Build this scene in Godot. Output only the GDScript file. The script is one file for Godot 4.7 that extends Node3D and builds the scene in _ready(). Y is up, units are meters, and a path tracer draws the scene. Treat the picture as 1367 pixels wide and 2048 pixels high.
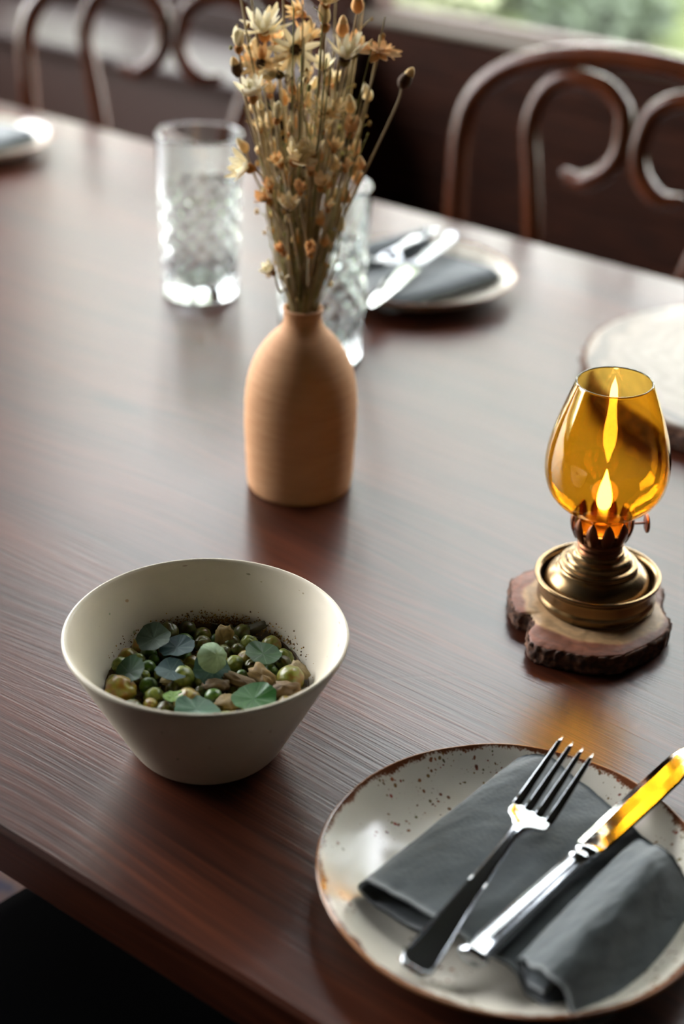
extends Node3D

# ---------------------------------------------------------------- mesh builder
class Mb:
	var v := PackedVector3Array()
	var uv := PackedVector2Array()
	var col := PackedColorArray()
	var idx := PackedInt32Array()
	var color := Color.WHITE
	var flat := false

	func pt(p: Vector3, t := Vector2.ZERO) -> int:
		v.append(p)
		uv.append(t)
		col.append(color)
		return v.size() - 1

	func tri(a: int, b: int, c: int) -> void:
		idx.append_array([a, b, c])

	# rows of points; columns run counter-clockwise seen from the rows' end
	func grid(rows: Array, closed := true) -> void:
		var m: int = rows.size()
		var n: int = rows[0].size()
		var base := v.size()
		var nn := n + 1 if closed else n
		for i in m:
			var row: PackedVector3Array = rows[i]
			for j in nn:
				pt(row[j % n], Vector2(float(j) / (nn - 1), float(i) / maxi(m - 1, 1)))
		for i in m - 1:
			for j in nn - 1:
				var a := base + i * nn + j
				var b := a + 1
				var d := a + nn
				var c := d + 1
				idx.append_array([a, d, c, a, c, b])

	func cap(row: PackedVector3Array, up: bool) -> void:
		var mid := Vector3.ZERO
		for p in row:
			mid += p
		mid /= row.size()
		var c := pt(mid, Vector2(0.5, 1.0 if up else 0.0))
		var f := v.size()
		for p in row:
			pt(p, Vector2(0.5, 1.0 if up else 0.0))
		for j in row.size():
			var k := (j + 1) % row.size()
			if up:
				tri(c, f + k, f + j)
			else:
				tri(c, f + j, f + k)

	func lathe(profile: PackedVector2Array, seg: int, at := Vector3.ZERO) -> void:
		var rows := []
		for q in profile:
			var row := PackedVector3Array()
			for j in seg:
				var a := TAU * j / seg
				row.append(at + Vector3(q.x * cos(a), q.y, -q.x * sin(a)))
			rows.append(row)
		grid(rows, true)

	func tube(path: PackedVector3Array, radius: PackedFloat32Array, seg: int, caps := true) -> void:
		var rows := []
		var n := Vector3.ZERO
		for i in path.size():
			var t := (path[mini(i + 1, path.size() - 1)] - path[maxi(i - 1, 0)]).normalized()
			if i == 0:
				n = t.cross(Vector3(0.31, 0.12, 0.94)).normalized()
			n = (n - t * n.dot(t)).normalized()
			var b := t.cross(n)
			var row := PackedVector3Array()
			var r := radius[mini(i, radius.size() - 1)]
			for j in seg:
				var a := TAU * j / seg
				row.append(path[i] + (n * cos(a) + b * sin(a)) * r)
			rows.append(row)
		grid(rows, true)
		if caps:
			cap(rows[0], false)
			cap(rows[-1], true)

	func ball(at: Vector3, r: Vector3, seg := 16, ring := 10, turn := Basis.IDENTITY) -> void:
		var rows := []
		for i in ring + 1:
			var f := PI * (float(i) / ring - 0.5)
			var row := PackedVector3Array()
			for j in seg:
				var a := TAU * j / seg
				row.append(at + turn * Vector3(r.x * cos(f) * cos(a), r.y * sin(f), -r.z * cos(f) * sin(a)))
			rows.append(row)
		grid(rows, true)

	# chamfered box
	func box(at: Vector3, size: Vector3, ch := 0.004, turn := Basis.IDENTITY) -> void:
		var h := size / 2.0
		ch = minf(ch, minf(h.x, minf(h.y, h.z)) * 0.9)
		var p := {}
		for sx in [-1, 1]:
			for sy in [-1, 1]:
				for sz in [-1, 1]:
					for ax in 3:
						var q := Vector3(sx * h.x, sy * h.y, sz * h.z)
						for k in 3:
							if k != ax:
								q[k] -= signf(q[k]) * ch
						p[Vector4i(sx, sy, sz, ax)] = q
		var faces := []
		for ax in 3:
			var b1 := (ax + 1) % 3
			var b2 := (ax + 2) % 3
			for s in [-1, 1]:
				var f := []
				for e in [[-1, -1], [1, -1], [1, 1], [-1, 1]]:
					var k := Vector3i.ZERO
					k[ax] = s
					k[b1] = e[0]
					k[b2] = e[1]
					f.append(p[Vector4i(k.x, k.y, k.z, ax)])
				faces.append(f)
			for s1 in [-1, 1]:
				for s2 in [-1, 1]:
					var k0 := Vector3i.ZERO
					k0[b1] = s1
					k0[b2] = s2
					var k1 := k0
					k0[ax] = -1
					k1[ax] = 1
					faces.append([p[Vector4i(k0.x, k0.y, k0.z, b1)], p[Vector4i(k1.x, k1.y, k1.z, b1)], p[Vector4i(k1.x, k1.y, k1.z, b2)], p[Vector4i(k0.x, k0.y, k0.z, b2)]])
		for sx in [-1, 1]:
			for sy in [-1, 1]:
				for sz in [-1, 1]:
					faces.append([p[Vector4i(sx, sy, sz, 0)], p[Vector4i(sx, sy, sz, 1)], p[Vector4i(sx, sy, sz, 2)]])
		for f in faces:
			var nrm: Vector3 = (f[1] - f[0]).cross(f[2] - f[0])
			var mid := Vector3.ZERO
			for q in f:
				mid += q
			var order: Array = f.duplicate()
			if nrm.dot(mid) > 0:
				order.reverse()
			var ids := []
			for q in order:
				var t := Vector2(q.x, q.z)
				if absf(nrm.normalized().x) > 0.7:
					t = Vector2(q.z, q.y)
				elif absf(nrm.normalized().z) > 0.7:
					t = Vector2(q.x, q.y)
				ids.append(pt(at + turn * q, t))
			for k in range(1, ids.size() - 1):
				tri(ids[0], ids[k], ids[k + 1])

	func mesh() -> ArrayMesh:
		var st := SurfaceTool.new()
		st.begin(Mesh.PRIMITIVE_TRIANGLES)
		for i in idx:
			st.set_smooth_group(0xFFFFFFFF if flat else 0)
			st.set_color(col[i])
			st.set_uv(uv[i])
			st.add_vertex(v[i])
		st.generate_normals()
		st.index()
		return st.commit()

var names := {}

func numbered(called: String) -> String:
	names[called] = names.get(called, 0) + 1
	return called if names[called] == 1 else "%s_%03d" % [called, names[called] - 1]

func thing(called: String, label: String, category: String, at := Vector3.ZERO, turn := 0.0, group := "") -> Node3D:
	var o := Node3D.new()
	o.name = numbered(called)
	add_child(o, true)
	o.position = at
	o.rotation.y = turn
	tag(o, label, category, group)
	return o

func tag(o: Node, label: String, category: String, group := "", kind := "") -> void:
	if label:
		o.set_meta("label", label)
	if category:
		o.set_meta("category", category)
	if group:
		o.set_meta("group", group)
	if kind:
		o.set_meta("kind", kind)

func part(called: String, m: Mesh, mat: Material, parent: Node3D = self, at := Vector3.ZERO, basis_ := Basis.IDENTITY) -> MeshInstance3D:
	var o := MeshInstance3D.new()
	o.name = numbered(called) if parent == self else called
	o.mesh = m
	o.material_override = mat
	o.cast_shadow = GeometryInstance3D.SHADOW_CASTING_SETTING_ON
	parent.add_child(o, true)
	o.transform = Transform3D(basis_, at)
	return o

func structure(called: String, m: Mesh, mat: Material, label: String) -> MeshInstance3D:
	var o := part(called, m, mat)
	o.name = called
	tag(o, label, called.split("_")[0], "", "structure")
	return o

func c8(r: int, g: int, b: int) -> Color:
	return Color8(r, g, b)

func lin(r: int, g: int, b: int) -> Color:
	return Color8(r, g, b).srgb_to_linear()

func mat(col: Color, rough := 0.6, metal := 0.0, spec := 0.5) -> StandardMaterial3D:
	var m := StandardMaterial3D.new()
	m.albedo_color = col
	m.roughness = rough
	m.metallic = metal
	m.metallic_specular = spec
	return m

func vmat(rough := 0.6, spec := 0.5) -> StandardMaterial3D:
	var m := mat(Color.WHITE, rough, 0.0, spec)
	m.vertex_color_use_as_albedo = true
	return m

func noise(seed_: int, freq: float, oct := 4) -> FastNoiseLite:
	var n := FastNoiseLite.new()
	n.seed = seed_
	n.noise_type = FastNoiseLite.TYPE_SIMPLEX_SMOOTH
	n.frequency = freq
	n.fractal_octaves = oct
	return n

func ntex(seed_: int, freq: float, ramp: Array, size := 512, oct := 4) -> NoiseTexture2D:
	var t := NoiseTexture2D.new()
	t.width = size
	t.height = size
	t.seamless = true
	t.noise = noise(seed_, freq, oct)
	if ramp.size():
		var g := Gradient.new()
		g.offsets = PackedFloat32Array(ramp.map(func(e): return e[0]))
		g.colors = PackedColorArray(ramp.map(func(e): return e[1]))
		t.color_ramp = g
	return t

func spline(pts: Array, steps := 6) -> PackedVector3Array:
	var out := PackedVector3Array()
	var n := pts.size()
	for i in n - 1:
		var a: Vector3 = pts[maxi(i - 1, 0)]
		var b: Vector3 = pts[i]
		var c: Vector3 = pts[i + 1]
		var d: Vector3 = pts[mini(i + 2, n - 1)]
		for k in steps:
			out.append(b.cubic_interpolate(c, a, d, float(k) / steps))
	out.append(pts[n - 1])
	return out

func spline2(pts: Array, steps := 5) -> PackedVector2Array:
	var out := PackedVector2Array()
	for p in spline(pts.map(func(q): return Vector3(q.x, q.y, 0)), steps):
		out.append(Vector2(p.x, p.y))
	return out

func image_of(w: int, h: int, bytes: PackedByteArray) -> Image:
	return Image.create_from_data(w, h, false, Image.FORMAT_RGB8, bytes)

func tex(im: Image) -> ImageTexture:
	return ImageTexture.create_from_image(im)

# soft dots scattered on an image
func dots(im: Image, count: int, rng: RandomNumberGenerator, colour: Callable, where: Callable, r0: float, r1: float) -> void:
	var w := im.get_width()
	var h := im.get_height()
	for i in count:
		var p: Vector2 = where.call(rng)
		var r := lerpf(r0, r1, pow(rng.randf(), 2.5))
		var sq := rng.randf_range(0.55, 1.0)
		var an := rng.randf() * TAU
		var c: Color = colour.call(rng)
		for y in range(int(p.y - r) - 1, int(p.y + r) + 2):
			for x in range(int(p.x - r) - 1, int(p.x + r) + 2):
				if x < 0 or y < 0 or x >= w or y >= h:
					continue
				var q := (Vector2(x, y) - p).rotated(an)
				q.y /= sq
				var a := clampf((r - q.length()) * 1.2, 0.0, 1.0) * c.a
				if a > 0.0:
					im.set_pixel(x, y, im.get_pixel(x, y).lerp(Color(c.r, c.g, c.b), a))

const TOP := 0.75   # height of the tabletop

func _ready() -> void:
	setup_view()
	build_materials()
	build_room()
	build_garden()
	build_added_trees()
	build_table()
	build_chairs()
	build_settings()
	build_tumblers()
	build_vase()
	build_lamp()
	build_bowl()

func setup_view() -> void:
	var cam := Camera3D.new()
	cam.name = "camera"
	add_child(cam)
	cam.position = Vector3(0, 1.4, 0)
	cam.basis = Basis(Vector3.UP, deg_to_rad(36.4)) * Basis(Vector3.RIGHT, deg_to_rad(-28.83)) * Basis(Vector3.BACK, deg_to_rad(2.14))
	var at := CameraAttributesPhysical.new()
	at.frustum_focal_length = 36.42
	at.frustum_focus_distance = 1.075
	at.frustum_near = 0.03
	at.frustum_far = 200.0
	at.exposure_aperture = 2.0
	cam.attributes = at
	cam.fov = 36.46
	cam.current = true
	var we := WorldEnvironment.new()
	we.name = "world_environment"
	var e := Environment.new()
	e.background_mode = Environment.BG_SKY
	var sm := ProceduralSkyMaterial.new()
	sm.sky_top_color = Color(0.95, 0.97, 1.0)
	sm.sky_horizon_color = Color(1.0, 0.99, 0.96)
	sm.sky_curve = 0.25
	sm.ground_bottom_color = Color(0.25, 0.30, 0.16)
	sm.ground_horizon_color = Color(0.55, 0.60, 0.45)
	sm.sky_energy_multiplier = 1.0
	sm.ground_energy_multiplier = 1.0
	var sky := Sky.new()
	sky.sky_material = sm
	e.sky = sky
	e.background_energy_multiplier = SKY_E
	e.tonemap_mode = Environment.TONE_MAPPER_LINEAR
	e.tonemap_exposure = 1.06
	e.sdfgi_enabled = true
	e.ssao_enabled = true
	e.ssil_enabled = true
	we.environment = e
	add_child(we)

const SKY_E := 22.0
var M := {}

func build_materials() -> void:
	M.dark_wood = mat(c8(46, 28, 21), 0.42)
	M.wall_wood = mat(Color.WHITE, 0.6, 0.0, 0.16)
	M.wall_wood.albedo_texture = ntex(11, 0.02, [[0.0, c8(22, 11, 7)], [0.45, c8(34, 17, 11)], [1.0, c8(54, 27, 16)]], 512)
	M.wall_wood.uv1_triplanar = true
	M.wall_wood.uv1_scale = Vector3(0.5, 6.0, 0.5)
	M.plaster = mat(c8(56, 46, 38), 0.9)
	M.ceiling = mat(c8(36, 26, 21), 0.85)
	M.floor = mat(Color.WHITE, 0.5)
	M.floor.albedo_texture = ntex(12, 0.02, [[0.0, c8(30, 19, 14)], [1.0, c8(56, 36, 26)]], 512)
	M.floor.uv1_triplanar = true
	M.floor.uv1_scale = Vector3(0.4, 1.0, 4.0)
	M.sill = mat(c8(66, 56, 42), 0.45)
	M.frame = mat(c8(60, 38, 28), 0.45)
	var pane := mat(Color(1, 1, 1, 0.02), 0.02)
	pane.transparency = BaseMaterial3D.TRANSPARENCY_ALPHA
	M.pane = pane
	M.bentwood = mat(Color.WHITE, 0.24, 0.0, 0.36)
	M.bentwood.albedo_texture = ntex(14, 0.01, [[0.0, c8(54, 24, 10)], [1.0, c8(82, 39, 17)]], 256)
	M.bentwood.uv1_triplanar = true
	M.bentwood.uv1_scale = Vector3(6, 1.5, 6)
	M.cane = mat(c8(140, 104, 66), 0.7)
	M.black = mat(c8(5, 5, 6), 0.95, 0.0, 0.08)
	# glass and metal
	var g := mat(Color(0.97, 0.99, 0.985, 0.0), 0.0)
	g.refraction_enabled = true
	g.refraction_scale = 0.05
	M.glass = g
	var am := mat(Color(0.98, 0.80, 0.36, 0.0), 0.0)
	am.refraction_enabled = true
	am.refraction_scale = 0.05
	M.amber = am
	M.brass = mat(c8(134, 110, 78), 0.27, 1.0)
	M.brass_dark = mat(c8(120, 78, 54), 0.36, 1.0)
	M.copper = mat(c8(150, 92, 70), 0.4, 1.0)
	M.steel = mat(c8(182, 185, 190), 0.14, 1.0)
	M.bark = mat(c8(70, 60, 48), 0.9)
	M.added_tree_leaf = mat(c8(104, 116, 84), 0.7)
	M.added_tree_leaf.backlight_enabled = true
	M.added_tree_leaf.backlight = Color(0.4, 0.45, 0.25)
	M.wick = mat(c8(190, 160, 120), 0.9)

func build_room() -> void:
	# floor, ceiling and walls are solid slabs; daylight enters only through the two windows of the back wall and the one in the wall on the left
	var b := Mb.new()
	b.flat = true
	b.box(Vector3(-1.1, -0.1, -0.4), Vector3(7.2, 0.2, 6.4), 0.01)
	structure("floor", b.mesh(), M.floor, "dark wooden floor under the table")
	b = Mb.new()
	b.flat = true
	b.box(Vector3(-1.1, 3.9, -0.4), Vector3(7.2, 0.2, 6.4), 0.01)
	structure("ceiling", b.mesh(), M.ceiling, "dark timber ceiling")
	var zb := -3.35
	# back wall: lower part in planks, piers, lintel
	b = Mb.new()
	b.flat = true
	b.box(Vector3(-1.1, 0.2845, zb - 0.13), Vector3(7.2, 0.569, 0.18), 0.005)
	b.box(Vector3(-1.1, 3.69, zb - 0.1), Vector3(7.2, 0.26, 0.2), 0.005)
	b.box(Vector3(-4.35, 2.06, zb - 0.1), Vector3(0.7, 3.01, 0.2), 0.005)
	b.box(Vector3(-2.59, 2.06, zb - 0.1), Vector3(0.18, 3.01, 0.2), 0.005)
	b.box(Vector3(1.3, 2.06, zb - 0.1), Vector3(2.4, 3.01, 0.2), 0.005)
	var wall := structure("wall_back", b.mesh(), M.wall_wood, "dark panelled wall below the window")
	for i in 5:
		b = Mb.new()
		b.flat = true
		b.box(Vector3(-1.1, 0.057 + 0.1138 * i, zb - 0.025), Vector3(7.0, 0.110, 0.03), 0.004)
		part("plank", b.mesh(), M.wall_wood, wall)
	window("window_1", Vector3(-1.2, 2.072, zb - 0.07), 2.6, 2.976, 2, 0.0)
	window("window_2", Vector3(-3.34, 2.072, zb - 0.07), 1.32, 2.976, 2, 0.0)
	b = Mb.new()
	b.flat = true
	b.box(Vector3(-1.2, 0.578, zb - 0.04), Vector3(2.6, 0.018, 0.09), 0.008)
	structure("trim_1", b.mesh(), M.sill, "pale worn window sill board")
	b = Mb.new()
	b.flat = true
	b.box(Vector3(-3.34, 0.578, zb - 0.04), Vector3(1.32, 0.018, 0.09), 0.008)
	structure("trim_2", b.mesh(), M.sill, "pale window sill board above the bench")
	# left wall
	var xl := -4.1
	b = Mb.new()
	b.flat = true
	b.box(Vector3(xl - 0.1, 0.31, -0.4), Vector3(0.2, 0.62, 6.4), 0.005)
	b.box(Vector3(xl - 0.1, 3.69, -0.4), Vector3(0.2, 0.26, 6.4), 0.005)
	b.box(Vector3(xl - 0.1, 2.09, -3.15), Vector3(0.2, 2.96, 0.9), 0.005)
	b.box(Vector3(xl - 0.1, 2.09, 1.9), Vector3(0.2, 2.96, 1.8), 0.005)
	structure("wall_left", b.mesh(), M.wall_wood, "dark panelled wall with a wide window")
	window("window_3", Vector3(xl - 0.1, 2.09, -0.85), 3.66, 2.94, 4, PI / 2)
	b = Mb.new()
	b.flat = true
	b.box(Vector3(2.5, 1.9, -0.4), Vector3(0.2, 3.8, 6.4), 0.005)
	structure("wall_right", b.mesh(), M.plaster, "plain wall")
	b = Mb.new()
	b.flat = true
	b.box(Vector3(-1.1, 1.9, 2.85), Vector3(7.2, 3.8, 0.2), 0.005)
	structure("wall_front", b.mesh(), M.plaster, "plain wall")
	# bench along the wall under the second window
	var t := thing("wall_bench", "long dark wooden bench with a glossy seat along the back wall, left of the flowers", "bench", Vector3(-3.25, 0.0, -3.11))
	b = Mb.new()
	b.flat = true
	b.box(Vector3(0, 0.455, 0.0), Vector3(1.6, 0.04, 0.42), 0.008)
	var sm := mat(c8(40, 28, 24), 0.36, 0.0, 0.3)
	part("seat", b.mesh(), sm, t)
	b = Mb.new()
	b.flat = true
	b.box(Vector3(0, 0.2175, 0.16), Vector3(1.56, 0.435, 0.03), 0.004)
	part("front_panel", b.mesh(), M.dark_wood, t)
	b = Mb.new()
	b.flat = true
	b.box(Vector3(0, 0.51, -0.195), Vector3(1.6, 0.07, 0.03), 0.006)
	part("back_rail", b.mesh(), sm, t)
	# rug
	b = Mb.new()
	b.flat = true
	b.box(Vector3(-1.0, 0.006, -0.9), Vector3(3.4, 0.01, 2.2), 0.003)
	var rm := mat(Color.WHITE, 0.95)
	rm.albedo_texture = ntex(31, 0.02, [[0.0, c8(40, 42, 62)], [0.38, c8(52, 52, 72)], [0.46, c8(92, 68, 60)], [0.6, c8(110, 88, 78)], [0.75, c8(88, 52, 44)], [1.0, c8(46, 40, 52)]], 512, 3)
	rm.uv1_scale = Vector3(1.6, 1.6, 1.6)
	tag(part("rug", b.mesh(), rm), "patterned rug in faded red, beige and blue on the floor below the table", "rug")

func window(called: String, at: Vector3, w: float, h: float, bays: int, turn: float) -> void:
	var o := Node3D.new()
	o.name = called
	add_child(o)
	o.position = at
	o.rotation.y = turn
	tag(o, "wide window with clear glass panes looking onto the green garden", "window", "", "structure")
	var b := Mb.new()
	b.flat = true
	b.box(Vector3(0, h / 2 - 0.03, 0), Vector3(w, 0.06, 0.06), 0.006)
	b.box(Vector3(0, -h / 2 + 0.012, 0), Vector3(w, 0.024, 0.04), 0.004)
	for i in bays + 1:
		var x := -w / 2 + 0.025 + (w - 0.05) * i / bays
		b.box(Vector3(x, -0.018, 0), Vector3(0.05, h - 0.084, 0.055), 0.006)
	part("frame", b.mesh(), M.frame, o)
	for i in bays:
		b = Mb.new()
		b.flat = true
		var pw := (w - 0.05) / bays
		var x := -w / 2 + 0.025 + pw * (i + 0.5)
		var rows := [PackedVector3Array([Vector3(x - pw / 2, -h / 2 + 0.012, 0), Vector3(x + pw / 2, -h / 2 + 0.012, 0)]), PackedVector3Array([Vector3(x - pw / 2, h / 2 - 0.03, 0), Vector3(x + pw / 2, h / 2 - 0.03, 0)])]
		b.grid(rows, false)
		part("pane", b.mesh(), M.pane, o)

func build_garden() -> void:
	var b := Mb.new()
	b.flat = true
	b.box(Vector3(0, -0.6, 0), Vector3(80, 0.3, 80), 0.01)
	var lm := mat(Color.WHITE, 1.0, 0.0, 0.1)
	lm.albedo_texture = ntex(41, 0.012, [[0.0, c8(30, 38, 24)], [0.42, c8(50, 58, 34)], [0.6, c8(62, 69, 40)], [1.0, c8(80, 82, 58)]], 512)
	lm.uv1_triplanar = true
	lm.uv1_scale = Vector3(0.12, 0.12, 0.12)
	structure("ground", b.mesh(), lm, "sunlit yellow green lawn outside the window")
	var rng := RandomNumberGenerator.new()
	rng.seed = 5
	var leaf := Mb.new()
	leaf.grid([PackedVector3Array([Vector3(-0.01, 0, 0), Vector3(0.01, 0, 0)]), PackedVector3Array([Vector3(-0.03, 0.06, 0.01), Vector3(0.03, 0.06, 0.01)]), PackedVector3Array([Vector3(-0.004, 0.13, 0), Vector3(0.004, 0.13, 0)])], false)
	var lmesh := leaf.mesh()
	var k := 0
	for s in SHRUBS:
		var t := thing("garden_shrub", s[5], "shrub", Vector3(s[0], -0.45, s[1]))
		var mm := MultiMesh.new()
		mm.transform_format = MultiMesh.TRANSFORM_3D
		mm.mesh = lmesh
		mm.instance_count = 900
		for i in 900:
			var d := Vector3(rng.randfn(), rng.randfn(), rng.randfn()).normalized() * pow(rng.randf(), 0.35)
			var p := Vector3(d.x * s[2], s[3] * (1.0 + d.y * 0.95) / 2.0, d.z * s[2])
			var q := Basis.from_euler(Vector3(rng.randf() * TAU, rng.randf() * TAU, rng.randf() * TAU)).scaled(Vector3.ONE * rng.randf_range(0.7, 1.4))
			mm.set_instance_transform(i, Transform3D(q, p))
		var mi := MultiMeshInstance3D.new()
		mi.name = "foliage"
		mi.multimesh = mm
		var fm := mat(s[4], 0.7)
		fm.backlight_enabled = true
		fm.backlight = s[4] * 0.6
		mi.material_override = fm
		mi.set_meta("kind", "stuff")
		t.add_child(mi, true)
		var st := Mb.new()
		st.tube(spline([Vector3(0, -0.02, 0), Vector3(0.02, s[3] * 0.3, 0.01), Vector3(0, s[3] * 0.6, 0)], 4), PackedFloat32Array([0.03, 0.028, 0.026, 0.024, 0.022, 0.02, 0.018, 0.016, 0.014]), 8)
		part("stem", st.mesh(), M.dark_wood, t)
		k += 1

# unseen trees added past the lawn to tame sky glare on the table: each with trunk, limbs and leaves
func build_added_trees() -> void:
	var rng := RandomNumberGenerator.new()
	rng.seed = 31
	var leaf := Mb.new()
	leaf.grid([PackedVector3Array([Vector3(-0.02, 0, 0), Vector3(0.02, 0, 0)]), PackedVector3Array([Vector3(-0.13, 0.16, 0.03), Vector3(0.13, 0.16, 0.03)]), PackedVector3Array([Vector3(-0.01, 0.36, 0), Vector3(0.01, 0.36, 0)])], false)
	var lmesh := leaf.mesh()
	var k := 0
	for s in ADDED_TREES:
		var t := thing("added_tree", s[4], "tree", Vector3(s[0], -0.45, s[1]))
		var b := Mb.new()
		b.tube(spline([Vector3(0, -0.05, 0), Vector3(0.1, s[3] * 0.3, 0), Vector3(-0.1, s[3] * 0.62, 0.1), Vector3(0, s[3] * 0.9, 0)], 4), PackedFloat32Array([0.24, 0.23, 0.22, 0.21, 0.2, 0.18, 0.17, 0.15, 0.13, 0.11, 0.09, 0.06, 0.04]), 10)
		part("trunk", b.mesh(), M.bark, t)
		for i in 14:
			b = Mb.new()
			var y: float = s[3] * rng.randf_range(0.25, 0.85)
			var a := rng.randf() * TAU
			var d: Vector3 = Vector3(cos(a), 0.55, sin(a)) * s[2] * rng.randf_range(0.5, 0.9)
			b.tube(PackedVector3Array([Vector3(0, y, 0), Vector3(0, y, 0) + d * 0.5, Vector3(0, y + 0.15, 0) + d]), PackedFloat32Array([0.09, 0.06, 0.025]), 6)
			part("limb", b.mesh(), M.bark, t)
		var n := 1150
		var mm := MultiMesh.new()
		mm.transform_format = MultiMesh.TRANSFORM_3D
		mm.mesh = lmesh
		mm.instance_count = n
		for i in n:
			var d := Vector3(rng.randfn(), rng.randfn(), rng.randfn()).normalized() * pow(rng.randf(), 0.4)
			var p := Vector3(d.x * s[2], s[3] * (0.53 + d.y * 0.49), d.z * s[2])
			mm.set_instance_transform(i, Transform3D(Basis.from_euler(Vector3(rng.randf() * TAU, rng.randf() * TAU, rng.randf() * TAU)).scaled(Vector3.ONE * rng.randf_range(1.1, 2.0)), p))
		var mi := MultiMeshInstance3D.new()
		mi.name = "foliage"
		mi.multimesh = mm
		mi.material_override = M.added_tree_leaf
		mi.set_meta("kind", "stuff")
		t.add_child(mi, true)
		k += 1

func build_table() -> void:
	var w := 1024
	var h := 2048
	var sx := 2.9
	var sz := 1.196
	var x0 := -2.5
	var z0 := -1.68
	var na := noise(101, 1.0, 2)
	var nb := noise(102, 1.0, 3)
	var nc := noise(103, 1.0, 2)
	var ab := PackedByteArray()
	var hb := PackedByteArray()
	ab.resize(w * h * 3)
	hb.resize(w * h * 3)
	var dark := Vector3(36, 15, 8)
	var mid := Vector3(68, 31, 17)
	var light := Vector3(90, 45, 25)
	var knots := [Vector2(-0.526, -0.887), Vector2(-1.55, -0.72), Vector2(-1.0, -0.98), Vector2(-0.28, -1.25)]
	for j in h:
		var z := z0 + sz * j / h
		for i in w:
			var x := x0 + sx * i / w
			var wp := na.get_noise_2d(x * 1.1, z * 2.6) * 0.035
			var kd := 0.0
			for kn in knots:
				var dx: float = (x - kn.x) / 0.10
				var dz: float = (z - kn.y) / 0.035
				var q := dx * dx + dz * dz
				if q < 6.0:
					wp += 0.016 * exp(-q) * (1.0 if dz > 0 else -1.0) * minf(1.0, absf(dz) * 3.0)
					kd = maxf(kd, exp(-q * 12.0))
			var g := z + wp
			var ring := nb.get_noise_2d(x * 1.6 + 7.0, g * 120.0)
			var fine := nc.get_noise_2d(x * 9.0, g * 620.0)
			var broad := na.get_noise_2d(x * 0.8 + 40.0, g * 12.0)
			var t := clampf(0.48 + 0.26 * broad + 0.34 * ring + 0.3 * fine - 0.6 * kd, 0.0, 1.0)
			var c := dark.lerp(mid, t * 1.6) if t < 0.625 else mid.lerp(light, (t - 0.625) / 0.375)
			var o := (j * w + i) * 3
			ab[o] = int(c.x)
			ab[o + 1] = int(c.y)
			ab[o + 2] = int(c.z)
			var hv := int(clampf(0.5 + 0.45 * ring + 0.4 * fine, 0.0, 1.0) * 255.0)
			hb[o] = hv
			hb[o + 1] = hv
			hb[o + 2] = hv
	var him := image_of(w, h, hb)
	var rng := RandomNumberGenerator.new()
	rng.seed = 77
	for s in 60:   # fine scratches from use
		var p := Vector2(rng.randf() * w, rng.randf() * h)
		var d := Vector2(rng.randf_range(-0.4, 0.4), rng.randf_range(-1, 1)).normalized()
		var bend := rng.randf_range(-0.01, 0.01)
		for q in rng.randi_range(20, 160):
			p += d
			d = d.rotated(bend)
			if p.x >= 1 and p.y >= 1 and p.x < w - 1 and p.y < h - 1:
				him.set_pixel(int(p.x), int(p.y), Color(0.1, 0.1, 0.1))
	var m := mat(Color.WHITE, 0.29, 0.0, 0.45)
	m.albedo_texture = tex(image_of(w, h, ab))
	m.heightmap_enabled = true
	m.heightmap_texture = tex(him)
	m.heightmap_scale = 0.014
	m.uv1_scale = Vector3(1.0 / sx, 1.0 / sz, 1)
	m.uv1_offset = Vector3(0.5, 0.5, 0)
	M.table = m
	var t := thing("dining_table", "long dark brown polished wooden dining table with visible grain and a worn front edge", "table", Vector3(x0 + sx / 2, 0, z0 + sz / 2))
	var b := Mb.new()
	b.flat = true
	b.box(Vector3(0, TOP - 0.02, 0), Vector3(sx, 0.04, sz), 0.003)
	part("tabletop", b.mesh(), m, t)
	for e in [[-1.3, 0.0], [1.3, 0.0]]:
		b = Mb.new()
		b.flat = true
		b.box(Vector3(e[0], 0.0315, 0), Vector3(0.09, 0.04, 0.9), 0.008)
		b.box(Vector3(e[0], 0.38, 0), Vector3(0.09, 0.66, 0.22), 0.008)
		b.box(Vector3(e[0], 0.68, 0), Vector3(0.07, 0.06, 0.9), 0.008)
		part("leg", b.mesh(), M.dark_wood, t)

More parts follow.
